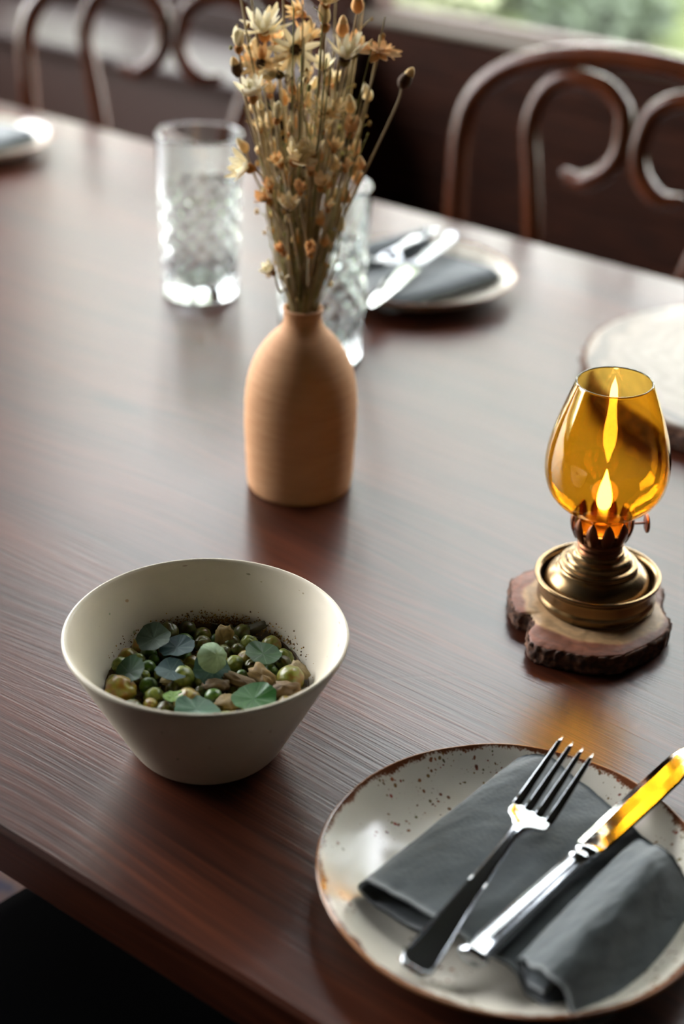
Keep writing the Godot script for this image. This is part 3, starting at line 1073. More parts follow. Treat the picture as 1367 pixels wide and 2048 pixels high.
func build_flowers(base: Vector3) -> void:
	var rng := RandomNumberGenerator.new()
	rng.seed = 21
	var rt := Vector3(0.786, 0, -0.619)
	var tc := Vector3(0.619, 0, 0.786)
	var petals := [petal_mesh(0), petal_mesh(1), petal_mesh(2)]
	var cols := [c8(250, 242, 216), c8(244, 228, 188), c8(230, 202, 152), c8(220, 172, 116), c8(190, 152, 106)]
	var pm := []
	for c in cols:
		var m := mat(c, 0.8, 0.0, 0.2)
		m.backlight_enabled = true
		m.backlight = c * 0.7
		pm.append(m)
	var centre := mat(c8(70, 46, 24), 0.9)
	var cen_pale := mat(c8(176, 120, 62), 0.9)
	var stem_m := mat(c8(168, 152, 124), 0.9, 0.0, 0.2)
	var green_m := mat(c8(104, 88, 56), 0.9, 0.0, 0.2)
	var disc := Mb.new()
	disc.lathe(spline2([Vector2(0.0, -0.5), Vector2(0.5, -0.42), Vector2(0.95, -0.1), Vector2(1.0, 0.15), Vector2(0.8, 0.4), Vector2(0.4, 0.52), Vector2(0.0, 0.48)], 3), 16)
	var disc_mesh := disc.mesh()
	var cup := Mb.new()   # green-brown cup under the petals
	cup.lathe(spline2([Vector2(0.0, -1.5), Vector2(0.35, -1.4), Vector2(0.85, -0.8), Vector2(1.0, -0.2), Vector2(0.9, 0.1)], 3), 14)
	var cup_mesh := cup.mesh()
	for f in FLOWERS:
		# [position, radius, axis(right, up, toward), openness, colour, dark centre, petals, label]
		var p: Vector3 = f[0]
		var ax: Vector3 = (rt * f[2].x + Vector3.UP * f[2].y + tc * f[2].z).normalized()
		var r: float = f[1]
		var t := thing("dried_daisy", f[7], "dried flower", base, 0.0, "dried daisies in the terracotta vase")
		stem(t, p - ax * r * 0.22, ax, rng, stem_m, 0.00085)
		var head := Node3D.new()
		var hd := MeshInstance3D.new()
		hd.name = "flower_head"
		hd.mesh = disc_mesh
		hd.material_override = centre if f[5] else cen_pale
		t.add_child(hd, true)
		head.free()
		var dr := r * 0.23
		var q := Basis(Quaternion(Vector3.UP, ax)) if ax.dot(Vector3.UP) > -0.999 else Basis(Vector3.RIGHT, PI)
		hd.transform = Transform3D(q.scaled_local(Vector3(dr, dr, dr)), p)
		part("cup", cup_mesh, green_m if f[5] else cen_pale, hd, Vector3.ZERO)
		var n: int = f[6]
		for k in n:
			var a := TAU * k / n + rng.randf_range(-0.15, 0.15)
			var open: float = deg_to_rad(f[3] + rng.randf_range(-12, 12))   # 90 flat, 0 closed
			var len_ := r * rng.randf_range(0.82, 1.08) / dr
			var pb := Basis(Vector3.UP, a) * Basis(Vector3.BACK, PI / 2 - open) * Basis(Vector3.RIGHT, rng.randf_range(-0.35, 0.35))
			var o := part("petal", petals[rng.randi() % 3 if f[3] > 60 else rng.randi() % 2], pm[clampi(f[4] + (1 if rng.randf() < 0.3 else 0), 0, 4)], hd, Vector3(0, 0.05, 0), pb.scaled_local(Vector3(len_, len_, len_ * (0.72 if n > 10 else 1.3))))
			o.position = pb.x.normalized() * 0.35
		if f[3] > 30 and not (f[5] and f[3] > 70):
			for k in n * 2 / 3:
				var a := TAU * (k + 0.5) / (n * 2 / 3) + rng.randf_range(-0.15, 0.15)
				var open: float = deg_to_rad(f[3] - 22 + rng.randf_range(-12, 12))
				var len_ := r * rng.randf_range(0.62, 0.85) / dr
				var pb := Basis(Vector3.UP, a) * Basis(Vector3.BACK, PI / 2 - open) * Basis(Vector3.RIGHT, rng.randf_range(-0.35, 0.35))
				var o := part("petal", petals[rng.randi() % 2], pm[f[4]], hd, Vector3(0, 0.1, 0), pb.scaled_local(Vector3(len_, len_, len_ * (0.8 if n > 10 else 1.15))))
				o.position = pb.x.normalized() * 0.3
	# buds
	var bud := Mb.new()
	bud.lathe(spline2([Vector2(0.0, -1.0), Vector2(0.5, -0.9), Vector2(0.92, -0.4), Vector2(1.0, 0.1), Vector2(0.75, 0.8), Vector2(0.35, 1.35), Vector2(0.0, 1.6)], 3), 12)
	for i in bud.v.size():
		var a := atan2(bud.v[i].z, bud.v[i].x)
		bud.v[i] *= 1.0 + 0.07 * sin(a * 5.0)
	var bud_mesh := bud.mesh()
	var tip := Mb.new()
	tip.lathe(PackedVector2Array([Vector2(0.62, 0.85), Vector2(0.72, 1.15), Vector2(0.55, 1.75), Vector2(0.3, 2.15), Vector2(0.1, 2.3)]), 10)
	for i in tip.v.size():
		var a := atan2(tip.v[i].z, tip.v[i].x)
		tip.v[i].y += 0.25 * sin(a * 5.0)
	var tip_mesh := tip.mesh()
	for f in BUDS:
		var p: Vector3 = f[0]
		var r: float = f[1]
		var ax: Vector3 = (rt * f[2].x + Vector3.UP * f[2].y + tc * f[2].z).normalized()
		var t := thing("dried_bud", f[4], "dried flower", base, 0.0, "dried flower buds in the terracotta vase")
		stem(t, p - ax * r * 0.8, ax, rng, stem_m, 0.0007 if r < 0.0035 else 0.0009)
		var q := Basis(Quaternion(Vector3.UP, ax))
		part("bud", bud_mesh, pm[f[3]] if f[3] < 5 else centre, t, p, q.scaled_local(Vector3(r, r * 1.15, r)))
		if r > 0.0026:
			part("petal_tip", tip_mesh, pm[maxi(f[3] - 1, 0) if f[3] < 5 else 2], t, p, q.scaled_local(Vector3(r, r, r)))
	# dense fine sprigs with tiny seed heads: nobody could count them
	var b := Mb.new()
	for i in 150:
		var a := rng.randf() * TAU
		var rr := sqrt(rng.randf())
		var hh := lerpf(0.20, 0.345, pow(rng.randf(), 0.8))
		if i < 45:
			hh = rng.randf_range(0.30, 0.42)
		var spread := lerpf(0.014, 0.062, clampf((hh - 0.16) / 0.2, 0.0, 1.0)) * (0.35 + 0.65 * rr)
		var n0 := Vector3(cos(a), 0, sin(a)) * 0.0105 * rr + Vector3(0, 0.158, 0)
		var tp := Vector3(cos(a) * spread, hh, sin(a) * spread) + rt * 0.002 - tc * 0.012
		var md := n0.lerp(tp, 0.55) + Vector3(rng.randfn(), rng.randfn() * 0.3, rng.randfn()) * 0.0035
		var lo := Vector3(n0.x * 0.4, 0.12, n0.z * 0.4)
		b.color = [lin(168, 152, 116), lin(140, 138, 92), lin(184, 166, 128), lin(124, 110, 78), lin(156, 142, 106)][rng.randi() % 5]
		var sp := spline([lo, n0, md, tp], 4)
		b.tube(sp, PackedFloat32Array([0.00052]), 5, false)
		for k in rng.randi_range(1, 3):
			var at := sp[rng.randi_range(6, sp.size() - 1)]
			var d := (Vector3(rng.randfn(), rng.randf_range(0.4, 1.6), rng.randfn())).normalized() * rng.randf_range(0.006, 0.018)
			b.color = [lin(160, 154, 100), lin(140, 144, 84), lin(172, 154, 110)][rng.randi() % 3]
			b.tube(PackedVector3Array([at, at + d * 0.5 + Vector3(0, 0.001, 0), at + d]), PackedFloat32Array([0.0004, 0.00035, 0.0003]), 4, false)
			if rng.randf() < 0.75:
				b.color = [lin(216, 180, 120), lin(196, 154, 96), lin(160, 130, 80), lin(232, 208, 156), lin(170, 168, 108)][rng.randi() % 5]
				var s := rng.randf_range(0.0009, 0.0022)
				b.ball(at + d, Vector3(s, s * 1.4, s), 6, 4)
	var gm := vmat(0.9, 0.2)
	gm.backlight_enabled = true
	gm.backlight = Color(0.4, 0.4, 0.35)
	var fl := part("dried_grass", b.mesh(), gm)
	fl.position = base
	tag(fl, "dense bunch of fine dried stems and seed heads filling the neck of the terracotta vase", "dried grass", "", "stuff")

func stem(t: Node3D, to: Vector3, ax: Vector3, rng: RandomNumberGenerator, m: Material, r: float) -> void:
	var a := rng.randf() * TAU
	var rr := 0.0095 * sqrt(rng.randf())
	var n0 := Vector3(cos(a) * rr + to.x * 0.04, 0.162, sin(a) * rr + to.z * 0.04)
	var lo := Vector3(n0.x * 0.2, 0.06, n0.z * 0.2)
	var md := n0.lerp(to, 0.5) + Vector3(rng.randfn() * 0.002, 0.004, rng.randfn() * 0.002)
	var nr := to - ax * 0.010 + Vector3(0, -0.010, 0) if ax.y < 0.9 else n0.lerp(to, 0.85)
	var b := Mb.new()
	var sp := spline([lo, n0, md, nr, to], 5)
	b.tube(sp, PackedFloat32Array([r]), 7)
	part("stem", b.mesh(), m, t)

# ------------------------------------------------------------ oil lamp
func build_lamp() -> void:
	# slice of wood under the lamp
	var o := slice("wood_slice", SLICE_SMALL, 0.016, Vector3(-0.447, TOP, -0.935), 71)
	tag(o, "small irregular wood slice with dark bark under the oil lamp", "wood slice")
	var t := thing("oil_lamp", "lit miniature brass oil lamp with an amber glass chimney", "oil lamp", Vector3(-0.4492, TOP + 0.0162, -0.9440))
	t.rotation = Vector3(0, 0, 0)
	t.basis = Basis(Vector3(0.618, 0, 0.786), LAMP_TILT)
	var b := Mb.new()
	b.lathe(spline2([Vector2(0.0, 0.0), Vector2(0.0415, 0.0), Vector2(0.0432, 0.0012), Vector2(0.0438, 0.004), Vector2(0.0442, 0.016), Vector2(0.0452, 0.0195), Vector2(0.0470, 0.0212), Vector2(0.0482, 0.0228), Vector2(0.0478, 0.0244), Vector2(0.0460, 0.0246), Vector2(0.0443, 0.0234), Vector2(0.0432, 0.021), Vector2(0.0428, 0.012), Vector2(0.0424, 0.003), Vector2(0.0, 0.002)], 4), 96)
	part("tray", b.mesh(), M.brass, t)
	b = Mb.new()
	b.lathe(spline2([Vector2(0.0, 0.0025), Vector2(0.036, 0.0025), Vector2(0.0395, 0.006), Vector2(0.0412, 0.012), Vector2(0.0406, 0.0185), Vector2(0.0375, 0.0245), Vector2(0.0335, 0.0288), Vector2(0.0308, 0.0306), Vector2(0.0298, 0.0318), Vector2(0.0300, 0.0338), Vector2(0.0285, 0.0352), Vector2(0.0262, 0.0358), Vector2(0.0252, 0.0372), Vector2(0.0245, 0.0395), Vector2(0.0225, 0.0412), Vector2(0.0205, 0.0420), Vector2(0.0185, 0.0436), Vector2(0.0172, 0.046), Vector2(0.0, 0.046)], 4), 96)
	part("reservoir", b.mesh(), M.brass, t)
	b = Mb.new()
	b.lathe(spline2([Vector2(0.0, 0.044), Vector2(0.0168, 0.0445), Vector2(0.0172, 0.046), Vector2(0.0160, 0.048), Vector2(0.0168, 0.0495), Vector2(0.0176, 0.051), Vector2(0.0166, 0.0525), Vector2(0.0166, 0.0545), Vector2(0.0178, 0.056), Vector2(0.0170, 0.0578), Vector2(0.0185, 0.0605), Vector2(0.0205, 0.0628), Vector2(0.0216, 0.0652), Vector2(0.0205, 0.066), Vector2(0.010, 0.067), Vector2(0.0, 0.067)], 4), 64)
	part("burner", b.mesh(), M.brass_dark, t)
	# crown of prongs that grips the chimney
	for k in 12:
		var a := TAU * (k + 0.35) / 12
		var rows := []
		for s in [[0.0565, 0.0200, 0.0030], [0.060, 0.0215, 0.0046], [0.064, 0.0230, 0.0050], [0.068, 0.0239, 0.0048], [0.0715, 0.0240, 0.0040], [0.0745, 0.0236, 0.0028], [0.0768, 0.0231, 0.0014], [0.0778, 0.0228, 0.0002]]:
			var row := PackedVector3Array()
			for e in [[-1, 0.0], [0, 0.0003], [1, 0.0], [1, -0.0006], [0, -0.0003], [-1, -0.0006]]:
				var rad: float = s[1] + e[1]
				var an: float = a + e[0] * s[2] / 0.0235
				row.append(Vector3(rad * cos(an), s[0], -rad * sin(an)))
			rows.append(row)
		b = Mb.new()
		b.grid(rows, true)
		part("prong", b.mesh(), M.brass_dark, t)
	# wick winder
	b = Mb.new()
	b.tube(PackedVector3Array([Vector3(0.012, 0, 0), Vector3(0.034, 0, 0)]), PackedFloat32Array([0.0009]), 10)
	var wd := Vector3(0.75, 0, -0.66).normalized()
	var wb := Basis(wd, Vector3.UP, wd.cross(Vector3.UP))
	var kn := part("winder", b.mesh(), M.copper, t, Vector3(0, 0.0665, 0), wb)
	b = Mb.new()
	var kr := []
	for q in [[0.0325, 0.0012], [0.0330, 0.0060], [0.0336, 0.0074], [0.0346, 0.0076], [0.0352, 0.0066], [0.0350, 0.0020], [0.0356, 0.0006]]:
		var row := PackedVector3Array()
		for j in 40:
			var a := TAU * j / 40
			var r: float = q[1] * (1.0 + (0.03 if q[1] > 0.006 else 0.0) * sin(a * 20.0))
			row.append(Vector3(q[0], r * sin(a), r * cos(a)))
		kr.append(row)
	b.grid(kr, true)
	b.cap(kr[-1], true)
	b.cap(kr[0], false)
	part("knob", b.mesh(), M.copper, kn)
	# wick tube and flame
	b = Mb.new()
	b.box(Vector3(0, 0.074, 0), Vector3(0.009, 0.018, 0.0025), 0.0006)
	part("wick", b.mesh(), M.wick, t)
	b = Mb.new()
	b.lathe(spline2([Vector2(0.0, 0.0800), Vector2(0.0032, 0.0808), Vector2(0.0048, 0.0832), Vector2(0.0056, 0.0868), Vector2(0.0055, 0.0905), Vector2(0.0048, 0.0955), Vector2(0.0036, 0.1008), Vector2(0.0020, 0.1058), Vector2(0.0010, 0.1100), Vector2(0.0003, 0.1128), Vector2(0.0, 0.1135)], 4), 24)
	var fm := mat(Color.BLACK, 1.0)
	fm.emission_enabled = true
	fm.emission = Color(1.0, 0.84, 0.52)
	fm.emission_energy_multiplier = FLAME_E
	part("flame", b.mesh(), fm, t)
	var l := OmniLight3D.new()
	l.name = "flame_light"
	t.add_child(l, true)
	l.position = Vector3(0, 0.094, 0)
	l.light_color = Color(1.0, 0.66, 0.30)
	l.light_energy = 0.00006
	l.light_size = 0.006
	l.omni_range = 12.0
	l.omni_attenuation = 2.0
	l.shadow_enabled = true
	# chimney
	var outer := [Vector2(0.0208, 0.0672), Vector2(0.0210, 0.0735), Vector2(0.0222, 0.0775), Vector2(0.0280, 0.0818), Vector2(0.0355, 0.0880), Vector2(0.0418, 0.0965), Vector2(0.0452, 0.1070), Vector2(0.0461, 0.1180), Vector2(0.0450, 0.1295), Vector2(0.0422, 0.1420), Vector2(0.0380, 0.1555), Vector2(0.0330, 0.1695), Vector2(0.0280, 0.1832)]
	var prof := spline2(outer, 6)
	var full := PackedVector2Array(prof)
	full.append(Vector2(0.02755, 0.1841))
	full.append(Vector2(0.0270, 0.1843))
	full.append(Vector2(0.0265, 0.1838))
	for i in range(prof.size() - 1, -1, -1):
		full.append(Vector2(prof[i].x - 0.0011, prof[i].y))
	full.append(Vector2(0.0206, 0.0668))
	full.append(prof[0])
	b = Mb.new()
	b.lathe(full, 96)
	part("chimney", b.mesh(), M.amber, t)
	# large slice at the right edge
	var pts := []
	for k in 40:
		pts.append(Vector2.from_angle(TAU * k / 40.0))
	var o2 := slice("wood_slice", pts, 0.025, Vector3(-0.529, TOP, -1.438), 72, 0.183)
	tag(o2, "large round wood slice board with bark edge, at the right edge behind the lamp", "wood slice")

const FLAME_E := 50.0
const LAMP_TILT := 0.035

func slice(called: String, outline: Array, h: float, at: Vector3, seed_: int, scale_ := 1.0) -> Node3D:
	var t := thing(called, "x", "wood slice", at)
	var nz := noise(seed_, 1.0, 3)
	var n := 160
	var loop := spline(outline.map(func(q): return Vector3(q.x, 0, q.y)) + [Vector3(outline[0].x, 0, outline[0].y)], 12)
	var ring := PackedVector3Array()
	var total := loop.size() - 1
	for j in n:
		var f := float(j) / n * total
		var p := loop[int(f)].lerp(loop[int(f) + 1], f - int(f)) * scale_
		ring.append(p)
	var area := 0.0
	for j in n:
		area += ring[j].x * ring[(j + 1) % n].z - ring[j].z * ring[(j + 1) % n].x
	if area > 0:
		ring.reverse()
	var bark := 0.0032 if scale_ == 1.0 else 0.007
	# top face and bottom
	var rows := []
	for q in [[1.0, 0.0012], [1.0, h - 0.001], [0.985, h], [0.8, h], [0.5, h], [0.2, h], [0.01, h]]:
		var row := PackedVector3Array()
		for j in n:
			var p := ring[j]
			var d := p.normalized()
			var w: Vector3 = p - d * (bark * 0.1 + 0.0012 * nz.get_noise_2d(j * 0.9, 3.0))
			row.append(Vector3(w.x * q[0], q[1], w.z * q[0]))
		rows.append(row)
	var b := Mb.new()
	b.grid(rows, true)
	b.cap(rows[0], false)
	for i in b.v.size():
		b.uv[i] = Vector2(b.v[i].x / (0.18 if scale_ == 1.0 else 0.40) + 0.5, b.v[i].z / (0.18 if scale_ == 1.0 else 0.40) + 0.5)
	var im := Image.create(512, 512, false, Image.FORMAT_RGB8)
	var cores := [Vector3(124, 74, 54), Vector3(178, 142, 100)] if scale_ == 1.0 else [Vector3(150, 139, 122), Vector3(134, 120, 104)]
	for y in 512:
		for x in 512:
			var p := Vector2(x - 256, y - 256) / 256.0
			var r := p.length() * (1.0 + 0.10 * nz.get_noise_2d(p.x * 2.0, p.y * 2.0))
			var rg := 0.5 + 0.5 * sin(r * (46.0 if scale_ == 1.0 else 70.0) + 5.0 * nz.get_noise_2d(p.x * 4.0, p.y * 4.0))
			var c: Vector3
			if scale_ == 1.0:
				c = cores[1].lerp(cores[0], smoothstep(0.56, 0.62, r))
				c = c * (0.86 + 0.14 * rg)
			else:
				c = cores[0].lerp(cores[1], smoothstep(0.1, 0.85, r)) * (0.88 + 0.12 * rg)
				c = c * (1.0 - 0.25 * smoothstep(0.80, 0.83, r) * (1.0 - smoothstep(0.86, 0.9, r)))
			im.set_pixel(x, y, Color(c.x / 255, c.y / 255, c.z / 255))
	var m := mat(Color.WHITE, 0.6 if scale_ == 1.0 else 0.42)
	m.albedo_texture = tex(im)
	m.heightmap_enabled = true
	m.heightmap_texture = ntex(seed_ + 5, 0.05, [], 256, 3)
	m.heightmap_scale = 0.05
	part("cut_face", b.mesh(), m, t)
	# bark ring
	rows = []
	for q in [[-0.004, 0.001], [0.001, 0.0], [0.003, h * 0.2], [0.004, h * 0.45], [0.0038, h * 0.7], [0.0025, h * 0.86], [0.0008, h * 0.93], [-0.0016, h * 0.95], [-0.004, h * 0.93]]:
		var row := PackedVector3Array()
		for j in n:
			var p := ring[j]
			var d := p.normalized()
			var f: float = 0.0026 * nz.get_noise_2d(j * 0.45, q[1] * 260.0) + 0.0014 * nz.get_noise_2d(j * 1.3 + 50.0, q[1] * 500.0)
			if q[0] < -0.003:
				f = 0.0
			var w: Vector3 = p + d * (q[0] * bark / 0.004 * 0.5 + f * bark / 0.003)
			row.append(Vector3(w.x, maxf(q[1] + f * 0.55, 0.0), w.z))
		rows.append(row)
	b = Mb.new()
	b.grid(rows, true)
	var bm := mat(Color.WHITE, 0.9)
	bm.albedo_texture = ntex(seed_ + 9, 0.03, [[0.0, c8(30, 18, 12)], [0.42, c8(66, 42, 30)], [0.62, c8(104, 70, 52)], [1.0, c8(150, 116, 94)]], 256)
	bm.uv1_triplanar = true
	bm.uv1_scale = Vector3(14, 14, 14)
	part("bark", b.mesh(), bm, t)
	return t

# ------------------------------------------------------------ bowl of chickpeas
func build_bowl() -> void:
	var base := Vector3(BOWL.x, TOP, BOWL.y)
	var t := thing("bowl", "deep off-white speckled stoneware bowl holding a chickpea salad", "bowl", base)
	var b := Mb.new()
	var prof := spline2([Vector2(0.0, 0.0012), Vector2(0.036, 0.0010), Vector2(0.040, 0.0), Vector2(0.0445, 0.0012), Vector2(0.0490, 0.0045), Vector2(0.0530, 0.0105), Vector2(0.0600, 0.024), Vector2(0.0705, 0.0445), Vector2(0.0810, 0.0655), Vector2(0.0890, 0.0815), Vector2(0.0922, 0.0880), Vector2(0.0930, 0.0902), Vector2(0.0926, 0.0916), Vector2(0.0914, 0.0922), Vector2(0.0902, 0.0914), Vector2(0.0890, 0.0895), Vector2(0.0850, 0.0815), Vector2(0.0765, 0.0650), Vector2(0.0665, 0.0455), Vector2(0.0560, 0.026), Vector2(0.047, 0.012), Vector2(0.036, 0.0065), Vector2(0.0, 0.0055)], 5)
	b.lathe(prof, 128)
	var im := Image.create(1024, 1024, false, Image.FORMAT_RGB8)
	var nz := noise(501, 0.006, 4)
	for y in 1024:
		for x in 1024:
			var f := 0.97 + 0.05 * nz.get_noise_2d(x, y)
			im.set_pixel(x, y, Color(0.83 * f, 0.79 * f, 0.71 * f))
	var rng := RandomNumberGenerator.new()
	rng.seed = 88
	dots(im, 420, rng, func(g): return Color8(120 + g.randi_range(-30, 30), 100 + g.randi_range(-24, 20), 70, 150), func(g): return Vector2(g.randf() * 1024, g.randf() * 1024), 0.7, 4.0)
	var m := mat(Color.WHITE, 0.42, 0.0, 0.4)
	m.albedo_texture = tex(im)
	m.heightmap_enabled = true
	m.heightmap_texture = ntex(63, 0.02, [], 256, 3)
	m.heightmap_scale = 0.02
	part("body", b.mesh(), m, t)
	# bed of spiced sauce and crumbs
	var rows := []
	var ns := noise(511, 1.0, 4)
	for i in 26:
		var r := 0.0672 * (1.0 - maxf(i - 4, 0) / 21.0) + 0.0003
		var row := PackedVector3Array()
		for j in 80:
			var a := TAU * j / 80
			var x := r * cos(a)
			var z := -r * sin(a)
			if i < 4:
				# a stain left on the wall, highest at the back
				var cl := 0.0012 + 0.0075 * pow(maxf(cos(a - 2.15), 0.0), 1.5) * (0.75 + 0.5 * ns.get_noise_2d(a * 9.0, 3.0))
				var y := 0.0470 + cl * (4 - i) / 4.0
				var rw := 0.0665 + (y - 0.0455) * 0.513 - 0.0003 - (0.0 if i > 0 else -0.0006)
				row.append(Vector3(rw * cos(a), y, -rw * sin(a)))
				continue
			row.append(Vector3(x, 0.0470 + 0.0045 * ns.get_noise_2d(x * 60.0, z * 60.0) + 0.0025 * ns.get_noise_2d(x * 260.0, z * 260.0), z))
		rows.append(row)
	b = Mb.new()
	b.grid(rows, true)
	var sm := mat(Color.WHITE, 0.6)
	sm.albedo_texture = ntex(64, 0.05, [[0.0, c8(52, 38, 14)], [0.5, c8(88, 64, 24)], [1.0, c8(134, 100, 40)]], 256)
	sm.uv1_triplanar = true
	sm.uv1_scale = Vector3(16, 16, 16)
	var sb := part("sauce", b.mesh(), sm)
	sb.position = base
	tag(sb, "dark olive spiced sauce under the chickpeas in the bowl", "sauce", "", "stuff")
	b = Mb.new()
	for i in 1700:
		var a := rng.randf() * TAU
		var r := 0.066 * sqrt(rng.randf())
		var y := 0.0505 + rng.randf() * 0.003
		if i < 900:   # dust clinging to the wall at the back
			a = rng.randfn(0.0, 0.42) + 2.15
			y = 0.052 + absf(rng.randfn()) * 0.0032
			r = 0.0668 + (y - 0.0455) * 0.51 - 0.0004
		b.color = [lin(160, 116, 44), lin(134, 94, 36), lin(186, 146, 66), lin(106, 74, 30)][rng.randi() % 4]
		var s := rng.randf_range(0.00025, 0.0007)
		b.ball(Vector3(r * cos(a), y, -r * sin(a)), Vector3(s, s, s), 5, 3)
	var cr := part("spice_crumbs", b.mesh(), vmat(0.8))
	cr.position = base
	tag(cr, "golden brown spice crumbs scattered over the chickpeas and the bowl wall", "crumbs", "", "stuff")
	# chickpeas and peas
	var kinds := []
	for k in 6:
		kinds.append(chick_mesh(k))
	var pmat := vmat(0.38)
	var placed := []
	for f in PEAS:
		var p: Vector3 = f[0] - base
		var r: float = f[1]
		var o := part("chickpea" if f[2] != 1 else "green_pea", kinds[f[2]], pmat)
		o.transform = Transform3D(Basis.from_euler(Vector3(rng.randf() * TAU, rng.randf() * TAU, rng.randf() * TAU)).scaled(Vector3.ONE * r), f[0])
		tag(o, f[3], "chickpea" if f[2] != 1 else "pea", "spiced chickpeas and peas in the bowl")
		placed.append([p, r])
	var tries := 0
	var extra := 0
	while extra < 70 and tries < 6000:
		tries += 1
		var a := rng.randf() * TAU
		var rr := 0.061 * sqrt(rng.randf())
		var r := rng.randf_range(0.0052, 0.0078)
		var p := Vector3(rr * cos(a), 0.0515 + rng.randf_range(-0.001, 0.003), -rr * sin(a))
		var ok := true
		for q in placed:
			if p.distance_to(q[0]) < (r + q[1]) * 0.86:
				ok = false
				break
		if not ok:
			continue
		extra += 1
		placed.append([p, r])
		var k: int = [0, 2, 3, 4, 5, 5, 3, 1][rng.randi() % 8]
		var o := part("chickpea" if k != 1 else "green_pea", kinds[k], pmat)
		o.transform = Transform3D(Basis.from_euler(Vector3(rng.randf() * TAU, rng.randf() * TAU, rng.randf() * TAU)).scaled(Vector3.ONE * r), base + p)
		tag(o, ("small spice-dusted chickpea " if k != 1 else "plain green pea ") + spot(p), "chickpea" if k != 1 else "pea", ("loose chickpeas " if k != 1 else "loose peas ") + spot(p))
	# crisp shards
	for f in SHARDS:
		b = Mb.new()
		var sn := noise(600 + int(f[1].x * 10000), 1.0, 3)
		var rs := []
		for i in 13:
			var la := PI * (i / 12.0 - 0.5)
			var row := PackedVector3Array()
			for j in 20:
				var a := TAU * j / 20
				var d := Vector3(cos(la) * cos(a), sin(la), -cos(la) * sin(a))
				var q := 1.0 + 0.34 * sn.get_noise_3d(d.x * 1.6, d.y * 1.6, d.z * 1.6) + 0.16 * sn.get_noise_3d(d.x * 5.0, d.y * 5.0, d.z * 5.0)
				row.append(Vector3(signf(d.x) * pow(absf(d.x), 0.7), d.y, signf(d.z) * pow(absf(d.z), 0.7)) * q * f[1])
			rs.append(row)
		b.grid(rs, true)
		for i in b.v.size():
			var q := 0.5 + 0.5 * sn.get_noise_3d(b.v[i].x * 500.0, b.v[i].y * 500.0, b.v[i].z * 500.0)
			b.col[i] = (f[3].srgb_to_linear() * 0.62).lerp(Color(0.06, 0.035, 0.008), q * 0.8)
		var o := part("crisp_shard", b.mesh(), vmat(0.7))
		o.transform = Transform3D(Basis(Vector3.UP, f[2].y) * Basis(Vector3.RIGHT, f[2].x) * Basis(Vector3.BACK, f[2].z), f[0])
		tag(o, f[4], "crisp", "crisp shards in the bowl")
	# nasturtium leaves
	for f in LEAVES:
		# [centre, half width, turn about up, pitch toward the camera, roll, colour, cup, label]
		var o := part("nasturtium_leaf", leaf_mesh(f[1], f[5], f[6], int(f[0].x * -9000.0)), M.leaf if M.has("leaf") else leaf_mat())
		var tc := Basis(Vector3.UP, deg_to_rad(38.0))
		o.transform = Transform3D(tc * Basis(Vector3.RIGHT, f[3]) * Basis(Vector3.BACK, f[4]) * Basis(Vector3.UP, f[2]), f[0])
		tag(o, f[7], "leaf", "nasturtium leaves on the salad")

# where in the bowl, as the photograph sees it
func spot(p: Vector3) -> String:
	var x := p.x * 0.805 - p.z * 0.593
	var z := p.x * 0.593 + p.z * 0.805
	var a := "at the left" if x < -0.022 else "at the right" if x > 0.022 else "in the middle"
	return a + (" of the back of the salad" if z < -0.02 else " of the front of the salad" if z > 0.02 else " of the salad, halfway back")

func leaf_mat() -> StandardMaterial3D:
	var m := vmat(0.5, 0.35)
	m.backlight_enabled = true
	m.backlight = Color(0.18, 0.22, 0.12)
	M.leaf = m
	return m

func leaf_mesh(r: float, c: Color, cup: float, seed_: int) -> ArrayMesh:
	var b := Mb.new()
	var nz := noise(seed_, 1.0, 2)
	var rows := []
	var base := c.srgb_to_linear() * 0.62
	var vein := base.lerp(Color(0.35, 0.42, 0.3), 0.22)
	var cols := PackedColorArray()
	for side in 2:
		for ii in 10:
			var i := ii if side == 0 else 9 - ii
			var f := 1.0 - i / 9.0
			var row := PackedVector3Array()
			for j in 144:
				var a := TAU * j / 144
				var edge := 1.0 + 0.025 * sin(a * 7.0 + 1.0) + 0.07 * nz.get_noise_2d(cos(a) * 1.5, sin(a) * 1.5)
				var rr := r * f * edge
				var y := cup * r * f * f + 0.10 * r * f * f * sin(a * 2.0 + seed_) + 0.14 * r * f * nz.get_noise_2d(cos(a) * 0.6 + 9.0, sin(a) * 0.6)
				row.append(Vector3(rr * cos(a), y - 0.0003 * side, -rr * sin(a)))
			rows.append(row)
	b.grid(rows, true)
	for i in b.v.size():
		var p := b.v[i]
		var a := atan2(p.z, p.x)
		var d := absf(fposmod(a / TAU * 8.0 + 0.25, 1.0) - 0.5) * 2.0
		var rad := Vector2(p.x, p.z).length() / r
		var k := smoothstep(0.10 * 0.5 / maxf(rad, 0.12), 0.0, 1.0 - d if d > 0.5 else 1.0)
		k = (1.0 - smoothstep(0.0, 0.16, 1.0 - d)) * (1.0 - 0.6 * rad) * smoothstep(0.03, 0.1, rad)
		b.col[i] = base.lerp(vein, k) * (0.92 + 0.16 * nz.get_noise_2d(p.x * 300.0, p.z * 300.0))
	return b.mesh()

